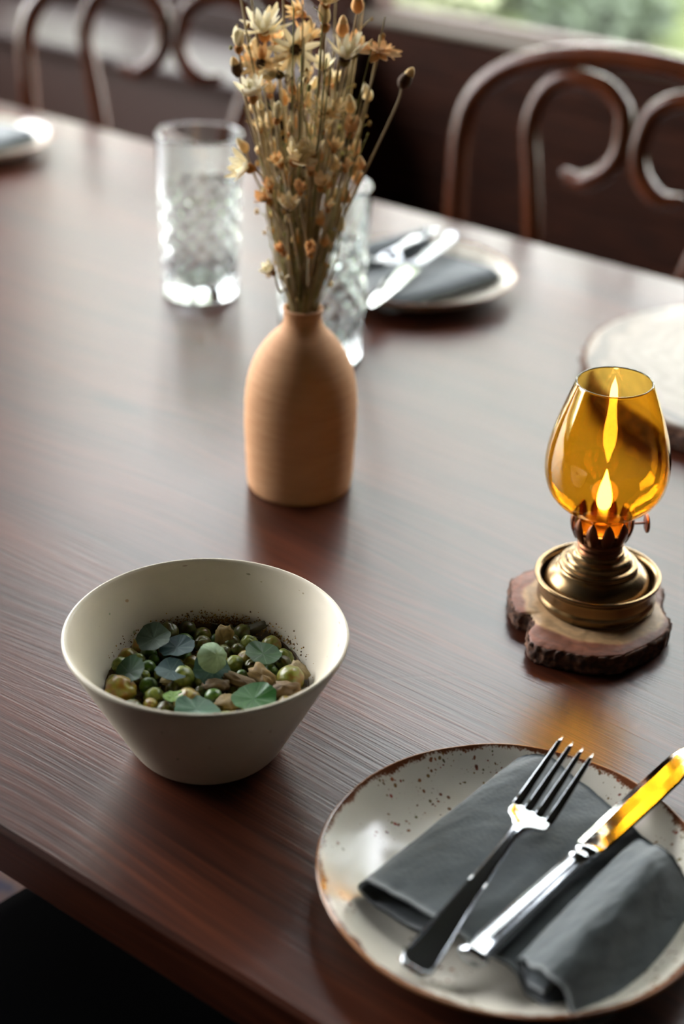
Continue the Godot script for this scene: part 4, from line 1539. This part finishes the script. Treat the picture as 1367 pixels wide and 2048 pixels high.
func chick_mesh(k: int) -> ArrayMesh:
	var b := Mb.new()
	var nz := noise(700 + k, 1.0, 3)
	var rows := []
	for i in 19:
		var la := PI * (i / 18.0 - 0.5)
		var row := PackedVector3Array()
		for j in 28:
			var a := TAU * j / 28
			var d := Vector3(cos(la) * cos(a), sin(la), -cos(la) * sin(a))
			var q := 1.0 + 0.06 * nz.get_noise_3d(d.x, d.y, d.z)
			if k != 1:
				q += 0.16 * pow(maxf(d.y, 0.0), 6.0)                    # beak
				q -= 0.10 * exp(-pow(d.x / 0.16, 2.0)) * maxf(d.y, 0.0) # crease
				q += 0.10 * nz.get_noise_3d(d.x * 1.5 + 5.0, d.y * 1.5, d.z * 1.5)
			row.append(d * q)
		rows.append(row)
	b.grid(rows, true)
	var pal := [[lin(150, 140, 44), lin(150, 104, 28)], [lin(84, 116, 34), lin(60, 92, 26)], [lin(132, 138, 50), lin(96, 110, 36)], [lin(124, 128, 44), lin(128, 92, 28)], [lin(150, 132, 48), lin(112, 76, 22)], [lin(88, 96, 34), lin(84, 66, 22)]]
	for i in b.v.size():
		var p := b.v[i]
		var q := smoothstep(-0.15, 0.35, nz.get_noise_3d(p.x * 1.3 + 20.0, p.y * 1.3, p.z * 1.3))
		var s := smoothstep(0.12, 0.3, nz.get_noise_3d(p.x * 9.0, p.y * 9.0, p.z * 9.0))
		b.col[i] = pal[k][0].lerp(pal[k][1], clampf(q + s * 0.7, 0.0, 1.0)) * 0.82
	return b.mesh()

# ------------------------------------------------------------ where things lie
const BOWL := Vector2(-0.5714, -0.6314)

var SHRUBS := [
	[-4.25, -8.0, 0.36, 0.3, Color8(46, 58, 36), "dark green rounded shrub on the lawn outside the window, in the middle of the view"],
	[-5.35, -7.8, 0.42, 0.3, Color8(108, 112, 80), "pale grey green shrub on the lawn outside, by the left end of the window"],
	[-3.4, -9.4, 0.7, 0.4, Color8(88, 98, 46), "yellow green shrub at the far right of the lawn outside the window"],
	[-4.9, -8.6, 0.4, 0.3, Color8(74, 84, 52), "mid green shrub between the pale and the dark shrubs on the lawn outside"],
]

var ADDED_TREES := [  # out of view, added to screen the sky mirrored in the tabletop
	[-33.0, -21.0, 4.6, 19.0, "unseen added tall leafy tree far to the left beyond the lawn"],
	[-27.5, -23.0, 4.8, 21.0, "unseen added broad tree, the tallest, to the left beyond the lawn"],
	[-22.5, -20.0, 4.4, 18.0, "unseen added leafy tree standing before the tallest one beyond the lawn"],
	[-17.8, -22.0, 4.4, 20.0, "unseen added rounded tree in the left half of the row beyond the lawn"],
	[-13.0, -20.5, 4.2, 18.5, "unseen added leafy tree in the middle of the row beyond the lawn"],
	[-8.6, -22.0, 4.3, 20.0, "unseen added taller tree just right of the middle of the row beyond the lawn"],
	[-4.2, -20.0, 4.0, 17.6, "unseen added smaller tree in the right half of the row beyond the lawn"],
	[0.5, -21.5, 4.2, 19.0, "unseen added broad tree near the right end of the row beyond the lawn"],
	[5.5, -21.0, 4.2, 18.4, "last unseen added tree at the right end of the row beyond the lawn"],
]

var SLICE_SMALL := [Vector2(-0.0596, 0.0215), Vector2(-0.0492, 0.0367), Vector2(-0.0392, 0.0441), Vector2(-0.0286, 0.0425), Vector2(-0.0203, 0.0519), Vector2(-0.0187, 0.0631), Vector2(-0.0082, 0.0745), Vector2(0.0047, 0.0740), Vector2(0.0166, 0.0690), Vector2(0.0337, 0.0622), Vector2(0.0501, 0.0467), Vector2(0.0580, 0.0229), Vector2(0.0611, 0.0009), Vector2(0.0568, -0.0181), Vector2(0.0429, -0.0322), Vector2(0.0314, -0.0561), Vector2(0.0165, -0.0732), Vector2(0.0040, -0.0780), Vector2(-0.0220, -0.0680), Vector2(-0.0450, -0.0520), Vector2(-0.0677, -0.0012)]

var FLOWERS := [
	[Vector3(-0.0264, 0.3701, 0.0259), 0.0190, Vector3(-0.25, 0.15, 1), 80.0, 2, true, 15, "tan dried daisy with a dark centre facing the viewer, at the upper left"],
	[Vector3(-0.0058, 0.3812, 0.0096), 0.0210, Vector3(0.15, 0.2, 1), 78.0, 1, true, 13, "dried daisy with a dark centre, open to the viewer and beside the palest upturned bloom"],
	[Vector3(-0.0279, 0.3916, 0.0207), 0.0220, Vector3(-0.1, 1, 0.35), 66.0, 0, false, 15, "pale cream dried daisy opening upwards, topmost at the left of the bunch"],
	[Vector3(-0.0082, 0.4065, -0.0012), 0.0130, Vector3(-0.6, 0.5, 0.5), 55.0, 2, false, 11, "tan dried daisy tilted left at the very top of the bunch"],
	[Vector3(0.0117, 0.4164, -0.0042), 0.0170, Vector3(0.1, 1, 0.3), 62.0, 1, false, 13, "cream dried daisy cut by the top edge of the picture"],
	[Vector3(0.0273, 0.3766, -0.0100), 0.0210, Vector3(0.1, 1, 0.35), 52.0, 0, true, 11, "pale dried daisy with long upright petals, at the upper right of the bunch"],
	[Vector3(0.0061, 0.3635, -0.0125), 0.0150, Vector3(-0.2, 1, 0.3), 42.0, 0, true, 9, "pale half-open dried daisy above a dark cup, in the upper middle of the bunch"],
	[Vector3(0.0243, 0.3781, -0.0268), 0.0160, Vector3(0.25, 1, 0.2), 38.0, 2, true, 9, "tan half-closed dried daisy with a dark cup, right of the pale upright one"],
	[Vector3(0.0484, 0.3835, -0.0266), 0.0180, Vector3(0.1, 0.9, 0.1), 100.0, 3, false, 10, "brown dried daisy with drooping petals at the right of the bunch"],
	[Vector3(-0.0160, 0.3495, 0.0482), 0.0170, Vector3(-0.1, 1, 0.3), 42.0, 0, false, 10, "cream dried flower over an orange base at the left below the dark-centred daisies"],
	[Vector3(0.0184, 0.3345, 0.0020), 0.0180, Vector3(0.1, 1, 0.5), 66.0, 1, false, 13, "wide cream dried daisy with an orange base in the middle of the bunch"],
	[Vector3(0.0199, 0.3224, 0.0072), 0.0140, Vector3(0, 1, 0.3), 50.0, 1, false, 11, "fan-shaped cream dried flower just below the wide daisy in the middle"],
	[Vector3(0.0379, 0.3207, -0.0069), 0.0140, Vector3(0.15, 1, 0.2), 36.0, 3, false, 9, "orange tan dried flower at the right edge of the bunch"],
	[Vector3(0.0019, 0.3340, 0.0405), 0.0130, Vector3(0.1, 1, 0.2), 22.0, 0, false, 8, "pale tulip-like dried flower at the left middle of the bunch"],
	[Vector3(0.0071, 0.3220, 0.0301), 0.0110, Vector3(0.05, 1, 0.3), 22.0, 1, false, 8, "closed cream dried flower under the pale tulip-like one"],
	[Vector3(0.0167, 0.3036, 0.0352), 0.0190, Vector3(0.3, 0.8, 0.5), 58.0, 1, false, 9, "cream dried flower with loose petals at the middle of the bunch"],
	[Vector3(0.0203, 0.3051, 0.0197), 0.0150, Vector3(-0.1, 1, 0.4), 40.0, 1, false, 8, "cream dried flower with a few long petals, right of the loose one"],
	[Vector3(-0.0183, 0.2937, 0.0500), 0.0180, Vector3(-0.9, 0.2, 0.4), 52.0, 0, false, 8, "cream dried flower leaning far out to the left, beside the tumbler rim"],
	[Vector3(0.0163, 0.2664, 0.0419), 0.0130, Vector3(0, 1, 0.45), 45.0, 1, true, 9, "dried flower with a brown centre low in the bunch"],
	[Vector3(-0.0445, 0.3603, 0.0147), 0.0150, Vector3(-0.2, 0.9, 0.2), 50.0, 2, false, 10, "tan dried daisy behind the two dark-centred ones"],
	[Vector3(-0.0116, 0.3856, -0.0112), 0.0150, Vector3(0.3, 0.9, 0.1), 56.0, 2, false, 11, "tan dried daisy just above the dark-centred open one"],
	[Vector3(-0.0320, 0.3798, 0.0023), 0.0130, Vector3(-0.1, 1, 0.1), 50.0, 2, false, 10, "tan dried flower between the upturned bloom and the dark-centred daisy"],
	[Vector3(0.0025, 0.2978, 0.0362), 0.0120, Vector3(-0.4, 0.8, 0.4), 40.0, 2, false, 8, "tan dried flower left of the loose-petalled one"],
	[Vector3(0.0325, 0.2830, 0.0228), 0.0120, Vector3(0.1, 1, 0.2), 40.0, 2, false, 8, "small tan dried flower in the lower right of the bunch"],
	[Vector3(-0.0402, 0.3814, 0.0367), 0.0150, Vector3(0, 1, 0.1), 14.0, 0, false, 9, "closed cream dried flower at the upper left edge of the bunch"],
	[Vector3(-0.0096, 0.3640, 0.0254), 0.0150, Vector3(-0.95, 0.1, 0.3), 16.0, 1, true, 10, "pale-tipped closed dried flower lying sideways below the tan daisy"],
	[Vector3(0.0121, 0.4000, -0.0044), 0.0160, Vector3(-0.05, 1, 0.1), 14.0, 1, false, 9, "tall closed cream dried flower at the top middle of the bunch"],
	[Vector3(0.0037, 0.2115, 0.0454), 0.0120, Vector3(-0.4, 0.6, 0.4), 34.0, 0, false, 9, "pale yellow dried flower low at the left above the vase neck"],
	[Vector3(0.0102, 0.2282, 0.0403), 0.0110, Vector3(-0.4, 0.7, 0.4), 26.0, 3, false, 8, "orange dried flower low at the left of the bunch"],
	[Vector3(0.0303, 0.2298, 0.0308), 0.0130, Vector3(0.1, 0.8, 0.5), 30.0, 3, false, 8, "orange dried flower low in the middle, above the vase"],
	[Vector3(-0.0060, 0.2677, 0.0404), 0.0120, Vector3(-0.7, 0.5, 0.3), 30.0, 3, false, 8, "tan dried flower pointing left in the lower half of the bunch"],
	[Vector3(-0.0245, 0.3444, 0.0168), 0.0110, Vector3(0, 1, 0.2), 36.0, 2, false, 8, "tan half-open dried flower just below the lowest dark-centred daisy"],
	[Vector3(-0.0142, 0.3525, -0.0156), 0.0110, Vector3(0.1, 1, 0.1), 40.0, 2, false, 8, "small tan dried flower left of the dark-cupped pale daisy"],
	[Vector3(0.0035, 0.3492, -0.0295), 0.0110, Vector3(0.1, 1, 0.1), 36.0, 1, false, 8, "cream dried flower right of the dark-cupped pale daisy"],
	[Vector3(-0.0057, 0.3313, 0.0020), 0.0100, Vector3(0, 1, 0.3), 40.0, 2, false, 8, "tan dried flower above the wide cream daisy"],
	[Vector3(0.0261, 0.2948, 0.0278), 0.0110, Vector3(0, 1, 0.3), 40.0, 2, false, 8, "tan dried flower directly under the long-petalled cream one"],
	[Vector3(0.0356, 0.2917, -0.0051), 0.0100, Vector3(0.2, 1, 0.2), 36.0, 2, false, 8, "tan dried flower at the right edge below the orange tan one"],
	[Vector3(-0.0048, 0.2768, 0.0394), 0.0100, Vector3(-0.2, 1, 0.3), 36.0, 2, false, 8, "small tan dried flower at the lower left, above the tan one pointing left"],
	[Vector3(0.0233, 0.2801, 0.0364), 0.0100, Vector3(0, 1, 0.3), 42.0, 3, false, 8, "orange dried flower low in the middle of the bunch, above the brown-centred one"],
	[Vector3(0.0378, 0.2649, 0.0186), 0.0090, Vector3(0.1, 1, 0.3), 36.0, 2, false, 7, "small tan dried flower at the lower right of the bunch, by the glass"],
	[Vector3(-0.0242, 0.3191, 0.0292), 0.0100, Vector3(-0.2, 1, 0.2), 36.0, 1, false, 7, "cream dried flower at the left, beside the pale tulip-like one"],
	[Vector3(0.0223, 0.3047, -0.0074), 0.0100, Vector3(0.1, 1, 0.2), 40.0, 2, false, 8, "cream dried flower right of the fan-shaped one"],
	[Vector3(-0.0337, 0.3547, -0.0066), 0.0100, Vector3(-0.1, 1, 0.1), 40.0, 1, false, 8, "cream dried flower right beside the lying pale-tipped flower"],
]

var BUDS := [
	[Vector3(0.0289, 0.4149, -0.0228), 0.0049, Vector3(0.00, 1.00, 0.10), 3, "brown bud on a crooked stem at the top right of the bunch"],
	[Vector3(0.0597, 0.3586, -0.0470), 0.0054, Vector3(0.50, 0.90, 0.00), 5, "dark brown bud on the stem that leans out farthest to the right"],
	[Vector3(-0.0437, 0.3636, 0.0344), 0.0049, Vector3(-0.30, 0.90, 0.20), 5, "dark bud at the left edge of the bunch beside the tan daisy"],
	[Vector3(0.0204, 0.3966, -0.0160), 0.0049, Vector3(0.00, 1.00, 0.10), 3, "small orange bud behind the pale upright daisy"],
	[Vector3(-0.0053, 0.3456, 0.0042), 0.0045, Vector3(0.15, 1.00, 0.10), 2, "single cream bud on its own stem in the middle of the bunch"],
	[Vector3(-0.0010, 0.2299, 0.0007), 0.0040, Vector3(0.00, 1.00, 0.30), 3, "small orange bud just above the largest orange one"],
	[Vector3(-0.0396, 0.3024, 0.0312), 0.0040, Vector3(-0.50, 0.70, 0.10), 2, "small bud at the left edge above the leaning flower"],
	[Vector3(-0.0425, 0.4277, 0.0335), 0.0062, Vector3(-0.10, 1.00, 0.10), 2, "bud above the picture, its thin stem rising at the far left of the bunch"],
	[Vector3(-0.0162, 0.4302, 0.0128), 0.0062, Vector3(0.00, 1.00, 0.00), 2, "bud above the picture on a thin stem rising beside the tan daisies"],
	[Vector3(-0.0359, 0.4243, 0.0283), 0.0054, Vector3(-0.20, 1.00, 0.10), 3, "bud above the picture, second stem from the left of the bunch"],
	[Vector3(-0.0130, 0.3473, -0.0239), 0.0031, Vector3(0.30, 1.00, 0.02), 1, "small dried bud high in the bouquet, in the middle"],
	[Vector3(0.0095, 0.3352, -0.0289), 0.0046, Vector3(-0.33, 1.00, 0.14), 1, "small dried bud high in the bouquet, right side"],
	[Vector3(-0.0087, 0.3366, 0.0079), 0.0037, Vector3(-0.16, 1.00, 0.01), 5, "small dried bud high in the bouquet, in the middle"],
	[Vector3(-0.0501, 0.3748, 0.0083), 0.0040, Vector3(0.26, 1.00, 0.05), 2, "small dried bud high in the bouquet, left side"],
	[Vector3(-0.0287, 0.3208, 0.0114), 0.0044, Vector3(-0.18, 1.00, 0.15), 2, "small dried bud midway in the bouquet, left side"],
	[Vector3(-0.0470, 0.3292, 0.0097), 0.0039, Vector3(0.06, 1.00, 0.26), 2, "small dried bud high in the bouquet, left side"],
	[Vector3(-0.0190, 0.3395, 0.0344), 0.0027, Vector3(-0.33, 1.00, 0.40), 1, "small dried bud high in the bouquet, left side"],
	[Vector3(-0.0170, 0.2689, 0.0309), 0.0030, Vector3(-0.27, 1.00, 0.48), 2, "small dried bud low in the bouquet, left side"],
	[Vector3(-0.0281, 0.2917, 0.0015), 0.0031, Vector3(-0.38, 1.00, 0.02), 2, "small dried bud midway in the bouquet, left side"],
	[Vector3(0.0134, 0.2983, 0.0017), 0.0044, Vector3(0.09, 1.00, 0.24), 3, "small dried bud midway in the bouquet, in the middle"],
	[Vector3(0.0151, 0.2750, -0.0095), 0.0041, Vector3(0.25, 1.00, 0.46), 3, "small dried bud low in the bouquet, right side"],
	[Vector3(0.0018, 0.2577, -0.0361), 0.0032, Vector3(0.24, 1.00, 0.42), 1, "small dried bud low in the bouquet, right side"],
	[Vector3(-0.0142, 0.2698, -0.0106), 0.0027, Vector3(-0.02, 1.00, 0.49), 1, "small dried bud low in the bouquet, in the middle"],
	[Vector3(0.0246, 0.2631, -0.0211), 0.0043, Vector3(0.04, 1.00, 0.36), 3, "small dried bud low in the bouquet, right side"],
	[Vector3(0.0074, 0.2475, 0.0091), 0.0027, Vector3(-0.33, 1.00, -0.03), 2, "small dried bud low in the bouquet, in the middle"],
	[Vector3(0.0189, 0.2381, -0.0231), 0.0039, Vector3(0.25, 1.00, 0.24), 1, "small dried bud low in the bouquet, right side"],
	[Vector3(-0.0003, 0.3529, 0.0187), 0.0034, Vector3(-0.16, 1.00, 0.02), 3, "small dried bud high in the bouquet, in the middle"],
	[Vector3(-0.0170, 0.3197, -0.0060), 0.0043, Vector3(-0.32, 1.00, 0.12), 3, "small dried bud midway in the bouquet, in the middle"],
	[Vector3(-0.0261, 0.3365, -0.0040), 0.0038, Vector3(-0.23, 1.00, -0.01), 3, "small dried bud high in the bouquet, left side"],
	[Vector3(-0.0128, 0.3110, -0.0191), 0.0034, Vector3(-0.20, 1.00, 0.38), 2, "small dried bud midway in the bouquet, in the middle"],
	[Vector3(0.0054, 0.3145, -0.0235), 0.0033, Vector3(0.36, 1.00, 0.04), 2, "small dried bud midway in the bouquet, right side"],
	[Vector3(0.0152, 0.2959, -0.0438), 0.0046, Vector3(0.35, 1.00, -0.03), 3, "small dried bud midway in the bouquet, right side"],
	[Vector3(0.0221, 0.2750, -0.0406), 0.0047, Vector3(-0.12, 1.00, 0.19), 3, "small dried bud low in the bouquet, right side"],
	[Vector3(-0.0328, 0.2993, 0.0030), 0.0037, Vector3(0.37, 1.00, 0.12), 2, "small dried bud midway in the bouquet, left side"],
	[Vector3(-0.0014, 0.2817, 0.0217), 0.0044, Vector3(-0.31, 1.00, 0.19), 3, "small dried bud low in the bouquet, in the middle"],
	[Vector3(0.0190, 0.2490, 0.0042), 0.0043, Vector3(-0.04, 1.00, 0.48), 3, "small dried bud low in the bouquet, in the middle"],
	[Vector3(-0.0089, 0.2410, 0.0148), 0.0027, Vector3(0.06, 1.00, 0.15), 1, "small dried bud low in the bouquet, left side"],
	[Vector3(0.0032, 0.2328, 0.0132), 0.0042, Vector3(0.10, 1.00, 0.35), 3, "small dried bud low in the bouquet, in the middle"],
	[Vector3(0.0222, 0.2299, 0.0009), 0.0036, Vector3(0.16, 1.00, 0.10), 3, "small dried bud low in the bouquet, right side"],
	[Vector3(-0.0318, 0.2996, 0.0200), 0.0038, Vector3(0.23, 1.00, 0.40), 2, "small dried bud midway in the bouquet, left side"],
	[Vector3(0.0289, 0.3379, -0.0179), 0.0045, Vector3(-0.14, 1.00, -0.05), 2, "small dried bud high in the bouquet, right side"],
	[Vector3(-0.0101, 0.3361, -0.0110), 0.0046, Vector3(0.17, 1.00, -0.02), 2, "small dried bud high in the bouquet, in the middle"],
	[Vector3(0.0113, 0.3577, -0.0105), 0.0042, Vector3(0.21, 1.00, 0.33), 2, "small dried bud high in the bouquet, right side"],
	[Vector3(-0.0266, 0.3517, -0.0074), 0.0032, Vector3(0.08, 1.00, 0.10), 5, "small dried bud high in the bouquet, in the middle"],
	[Vector3(0.0322, 0.2898, -0.0297), 0.0040, Vector3(-0.13, 1.00, 0.41), 3, "small dried bud midway in the bouquet, right side"],
	[Vector3(0.0236, 0.3415, -0.0479), 0.0043, Vector3(-0.35, 1.00, 0.17), 1, "small dried bud high in the bouquet, right side"],
	[Vector3(0.0136, 0.2619, 0.0109), 0.0032, Vector3(-0.35, 1.00, 0.05), 3, "small dried bud low in the bouquet, in the middle"],
	[Vector3(-0.0082, 0.2660, 0.0226), 0.0029, Vector3(-0.32, 1.00, 0.11), 2, "small dried bud low in the bouquet, left side"],
	[Vector3(-0.0011, 0.2779, -0.0149), 0.0043, Vector3(0.25, 1.00, 0.25), 1, "small dried bud midway in the bouquet, in the middle"],
	[Vector3(0.0188, 0.2904, -0.0139), 0.0044, Vector3(-0.26, 1.00, 0.25), 2, "small dried bud midway in the bouquet, right side"],
	[Vector3(-0.0107, 0.3047, 0.0045), 0.0033, Vector3(0.26, 1.00, 0.30), 3, "small dried bud midway in the bouquet, in the middle"],
	[Vector3(0.0069, 0.2938, 0.0132), 0.0029, Vector3(0.38, 1.00, 0.46), 5, "small dried bud midway in the bouquet, in the middle"],
]

var PEAS := [
	[Vector3(-0.6039, 0.8060, -0.5833), 0.0097, 0, "golden chickpea thick with spice, front left against the bowl wall"],
	[Vector3(-0.5940, 0.8045, -0.5995), 0.0062, 1, "green pea just right of the spiced chickpea at the front left"],
	[Vector3(-0.5829, 0.8045, -0.5935), 0.0066, 2, "yellow green upright chickpea at the front left of the bowl"],
	[Vector3(-0.5788, 0.8045, -0.5855), 0.0048, 0, "small spiced chickpea at the front rim, lowest at the left"],
	[Vector3(-0.5529, 0.8045, -0.6172), 0.0064, 1, "bright green shiny pea at the front middle of the bowl"],
	[Vector3(-0.5614, 0.8060, -0.6016), 0.0090, 4, "large yellow chickpea with brown spice at the front, left of the shiny pea"],
	[Vector3(-0.5819, 0.8060, -0.6187), 0.0086, 2, "yellow chickpea below the leaf with pale veins"],
	[Vector3(-0.5709, 0.8045, -0.6271), 0.0059, 2, "yellow green chickpea just left of the curled leaf"],
	[Vector3(-0.5680, 0.8045, -0.6554), 0.0059, 2, "chickpea right of the curled pale leaf"],
	[Vector3(-0.5267, 0.8060, -0.6637), 0.0093, 3, "largest yellow green chickpea at the right side of the bowl"],
	[Vector3(-0.5434, 0.8045, -0.6769), 0.0055, 5, "dark green chickpea at the right under the green leaf"],
	[Vector3(-0.5439, 0.8045, -0.6642), 0.0048, 1, "small green pea between the tan shard and the large right chickpea"],
	[Vector3(-0.6197, 0.8045, -0.6164), 0.0055, 2, "chickpea at the left under the dull grey leaf"],
	[Vector3(-0.6124, 0.8045, -0.6241), 0.0038, 1, "small green pea at the left, between three leaves"],
	[Vector3(-0.6002, 0.8045, -0.6597), 0.0059, 5, "dark chickpea at the back of the bowl behind the leaves"],
	[Vector3(-0.5762, 0.8045, -0.6800), 0.0062, 2, "chickpea at the back right of the bowl"],
	[Vector3(-0.5560, 0.8045, -0.6487), 0.0038, 1, "little green pea beside the tan shard"],
	[Vector3(-0.5383, 0.8045, -0.6152), 0.0052, 4, "yellow spiced chickpea half hidden by the front rim"],
	[Vector3(-0.5904, 0.8045, -0.6373), 0.0055, 4, "chickpea dusted with spice right of the veined leaf"],
	[Vector3(-0.5583, 0.8045, -0.6612), 0.0045, 5, "dull chickpea in the right half of the salad"],
	[Vector3(-0.6046, 0.8045, -0.6002), 0.0038, 5, "small dull chickpea left of the green pea"],
	[Vector3(-0.6045, 0.8045, -0.6063), 0.0041, 2, "small pale chickpea under the left leaf"],
	[Vector3(-0.5774, 0.8045, -0.6694), 0.0048, 5, "dull chickpea behind the curled leaf"],
	[Vector3(-0.6129, 0.8045, -0.6354), 0.0048, 3, "chickpea between the two leaves at the back left"],
	[Vector3(-0.5808, 0.8045, -0.6084), 0.0045, 5, "shaded chickpea in front of the veined leaf"],
	[Vector3(-0.5302, 0.8045, -0.6371), 0.0041, 3, "chickpea beside the front right green leaf"],
	[Vector3(-0.5637, 0.8045, -0.6162), 0.0041, 5, "shaded chickpea behind the shiny pea"],
]

var SHARDS := [
	[Vector3(-0.5911, 0.8075, -0.6712), Vector3(0.0065, 0.0022, 0.0085), Vector3(1.2, 0.5, 0.2), Color8(180, 146, 70), "tan crisp flake standing up behind the curled leaf"],
	[Vector3(-0.5834, 0.8075, -0.6933), Vector3(0.0095, 0.0025, 0.004), Vector3(0.1, 0.9, 0.35), Color8(58, 60, 28), "dark green brown crisp at the back wall of the bowl"],
	[Vector3(-0.5400, 0.8075, -0.6513), Vector3(0.0115, 0.0055, 0.0065), Vector3(0.3, -0.3, -0.3), Color8(168, 130, 54), "thick golden brown crisp at the right of the salad"],
	[Vector3(-0.5466, 0.8075, -0.6382), Vector3(0.014, 0.004, 0.005), Vector3(0.2, 0.1, -0.1), Color8(132, 98, 34), "long brown crisp between the teal leaf and the golden crisp"],
	[Vector3(-0.5200, 0.8075, -0.6503), Vector3(0.011, 0.0045, 0.006), Vector3(0.3, 0.4, 0.2), Color8(126, 92, 32), "brown crumbly crisp near the right front of the bowl"],
	[Vector3(-0.5275, 0.8075, -0.6746), Vector3(0.008, 0.0018, 0.0045), Vector3(0.2, -0.2, -0.3), Color8(196, 172, 120), "thin beige crisp against the right wall of the bowl"],
	[Vector3(-0.5863, 0.8075, -0.6086), Vector3(0.0045, 0.0016, 0.003), Vector3(0.3, 0.3, 0.1), Color8(206, 182, 112), "small pale flake under the veined leaf"],
	[Vector3(-0.5307, 0.8075, -0.6212), Vector3(0.0055, 0.0022, 0.003), Vector3(0.3, -0.5, 0), Color8(150, 178, 76), "small pale green bud beside the front right leaf"],
	[Vector3(-0.5583, 0.8075, -0.6248), Vector3(0.009, 0.004, 0.005), Vector3(0.2, 0.6, 0.1), Color8(110, 80, 28), "brown crisp under the teal leaf"],
	[Vector3(-0.5400, 0.8075, -0.6162), Vector3(0.009, 0.004, 0.006), Vector3(0.2, 0.2, 0.2), Color8(160, 130, 60), "yellowish crisp at the front rim"],
]

var LEAVES := [
	[Vector3(-0.6205, 0.8140, -0.6326), 0.0117, 0.4, 0.35, 0.1, Color8(92, 108, 88), 0.12, "dull grey green leaf at the back left, resting against the bowl wall"],
	[Vector3(-0.6041, 0.8110, -0.6381), 0.0121, 1.2, 0.02, 0.12, Color8(70, 94, 92), 0.05, "blue green leaf behind the veined one, at the back of the salad"],
	[Vector3(-0.6071, 0.8120, -0.5952), 0.0121, 2, 0.25, 0.55, Color8(44, 82, 44), 0.1, "dark green leaf tilted against the left wall of the bowl"],
	[Vector3(-0.5857, 0.8140, -0.6125), 0.0107, 0.2, 0.1, -0.1, Color8(58, 86, 84), 0.05, "round blue green leaf with pale veins at the left middle"],
	[Vector3(-0.5676, 0.8120, -0.6323), 0.0131, 0.8, 0.45, -0.35, Color8(76, 112, 98), 0.12, "teal leaf under the curled one in the middle of the salad"],
	[Vector3(-0.5642, 0.8250, -0.6331), 0.0103, 2.2, 0.75, -0.45, Color8(146, 170, 128), -0.75, "pale green curled leaf in the middle, highest in the bowl"],
	[Vector3(-0.5543, 0.8120, -0.6688), 0.0124, 1.6, 0.02, -0.15, Color8(42, 82, 30), 0.08, "dark green leaf at the right back of the salad"],
	[Vector3(-0.5251, 0.8130, -0.6245), 0.0145, 0.3, 0.05, 0.08, Color8(46, 98, 34), 0.1, "glossy green leaf at the front right of the bowl"],
	[Vector3(-0.5463, 0.8120, -0.5937), 0.0145, 2.6, -0.1, 0, Color8(76, 112, 86), 0.06, "teal leaf seen edge on at the front rim"],
	[Vector3(-0.5673, 0.8120, -0.5944), 0.0066, 0.9, -0.1, 0.1, Color8(112, 150, 48), 0.1, "small light green leaf at the front left"],
]
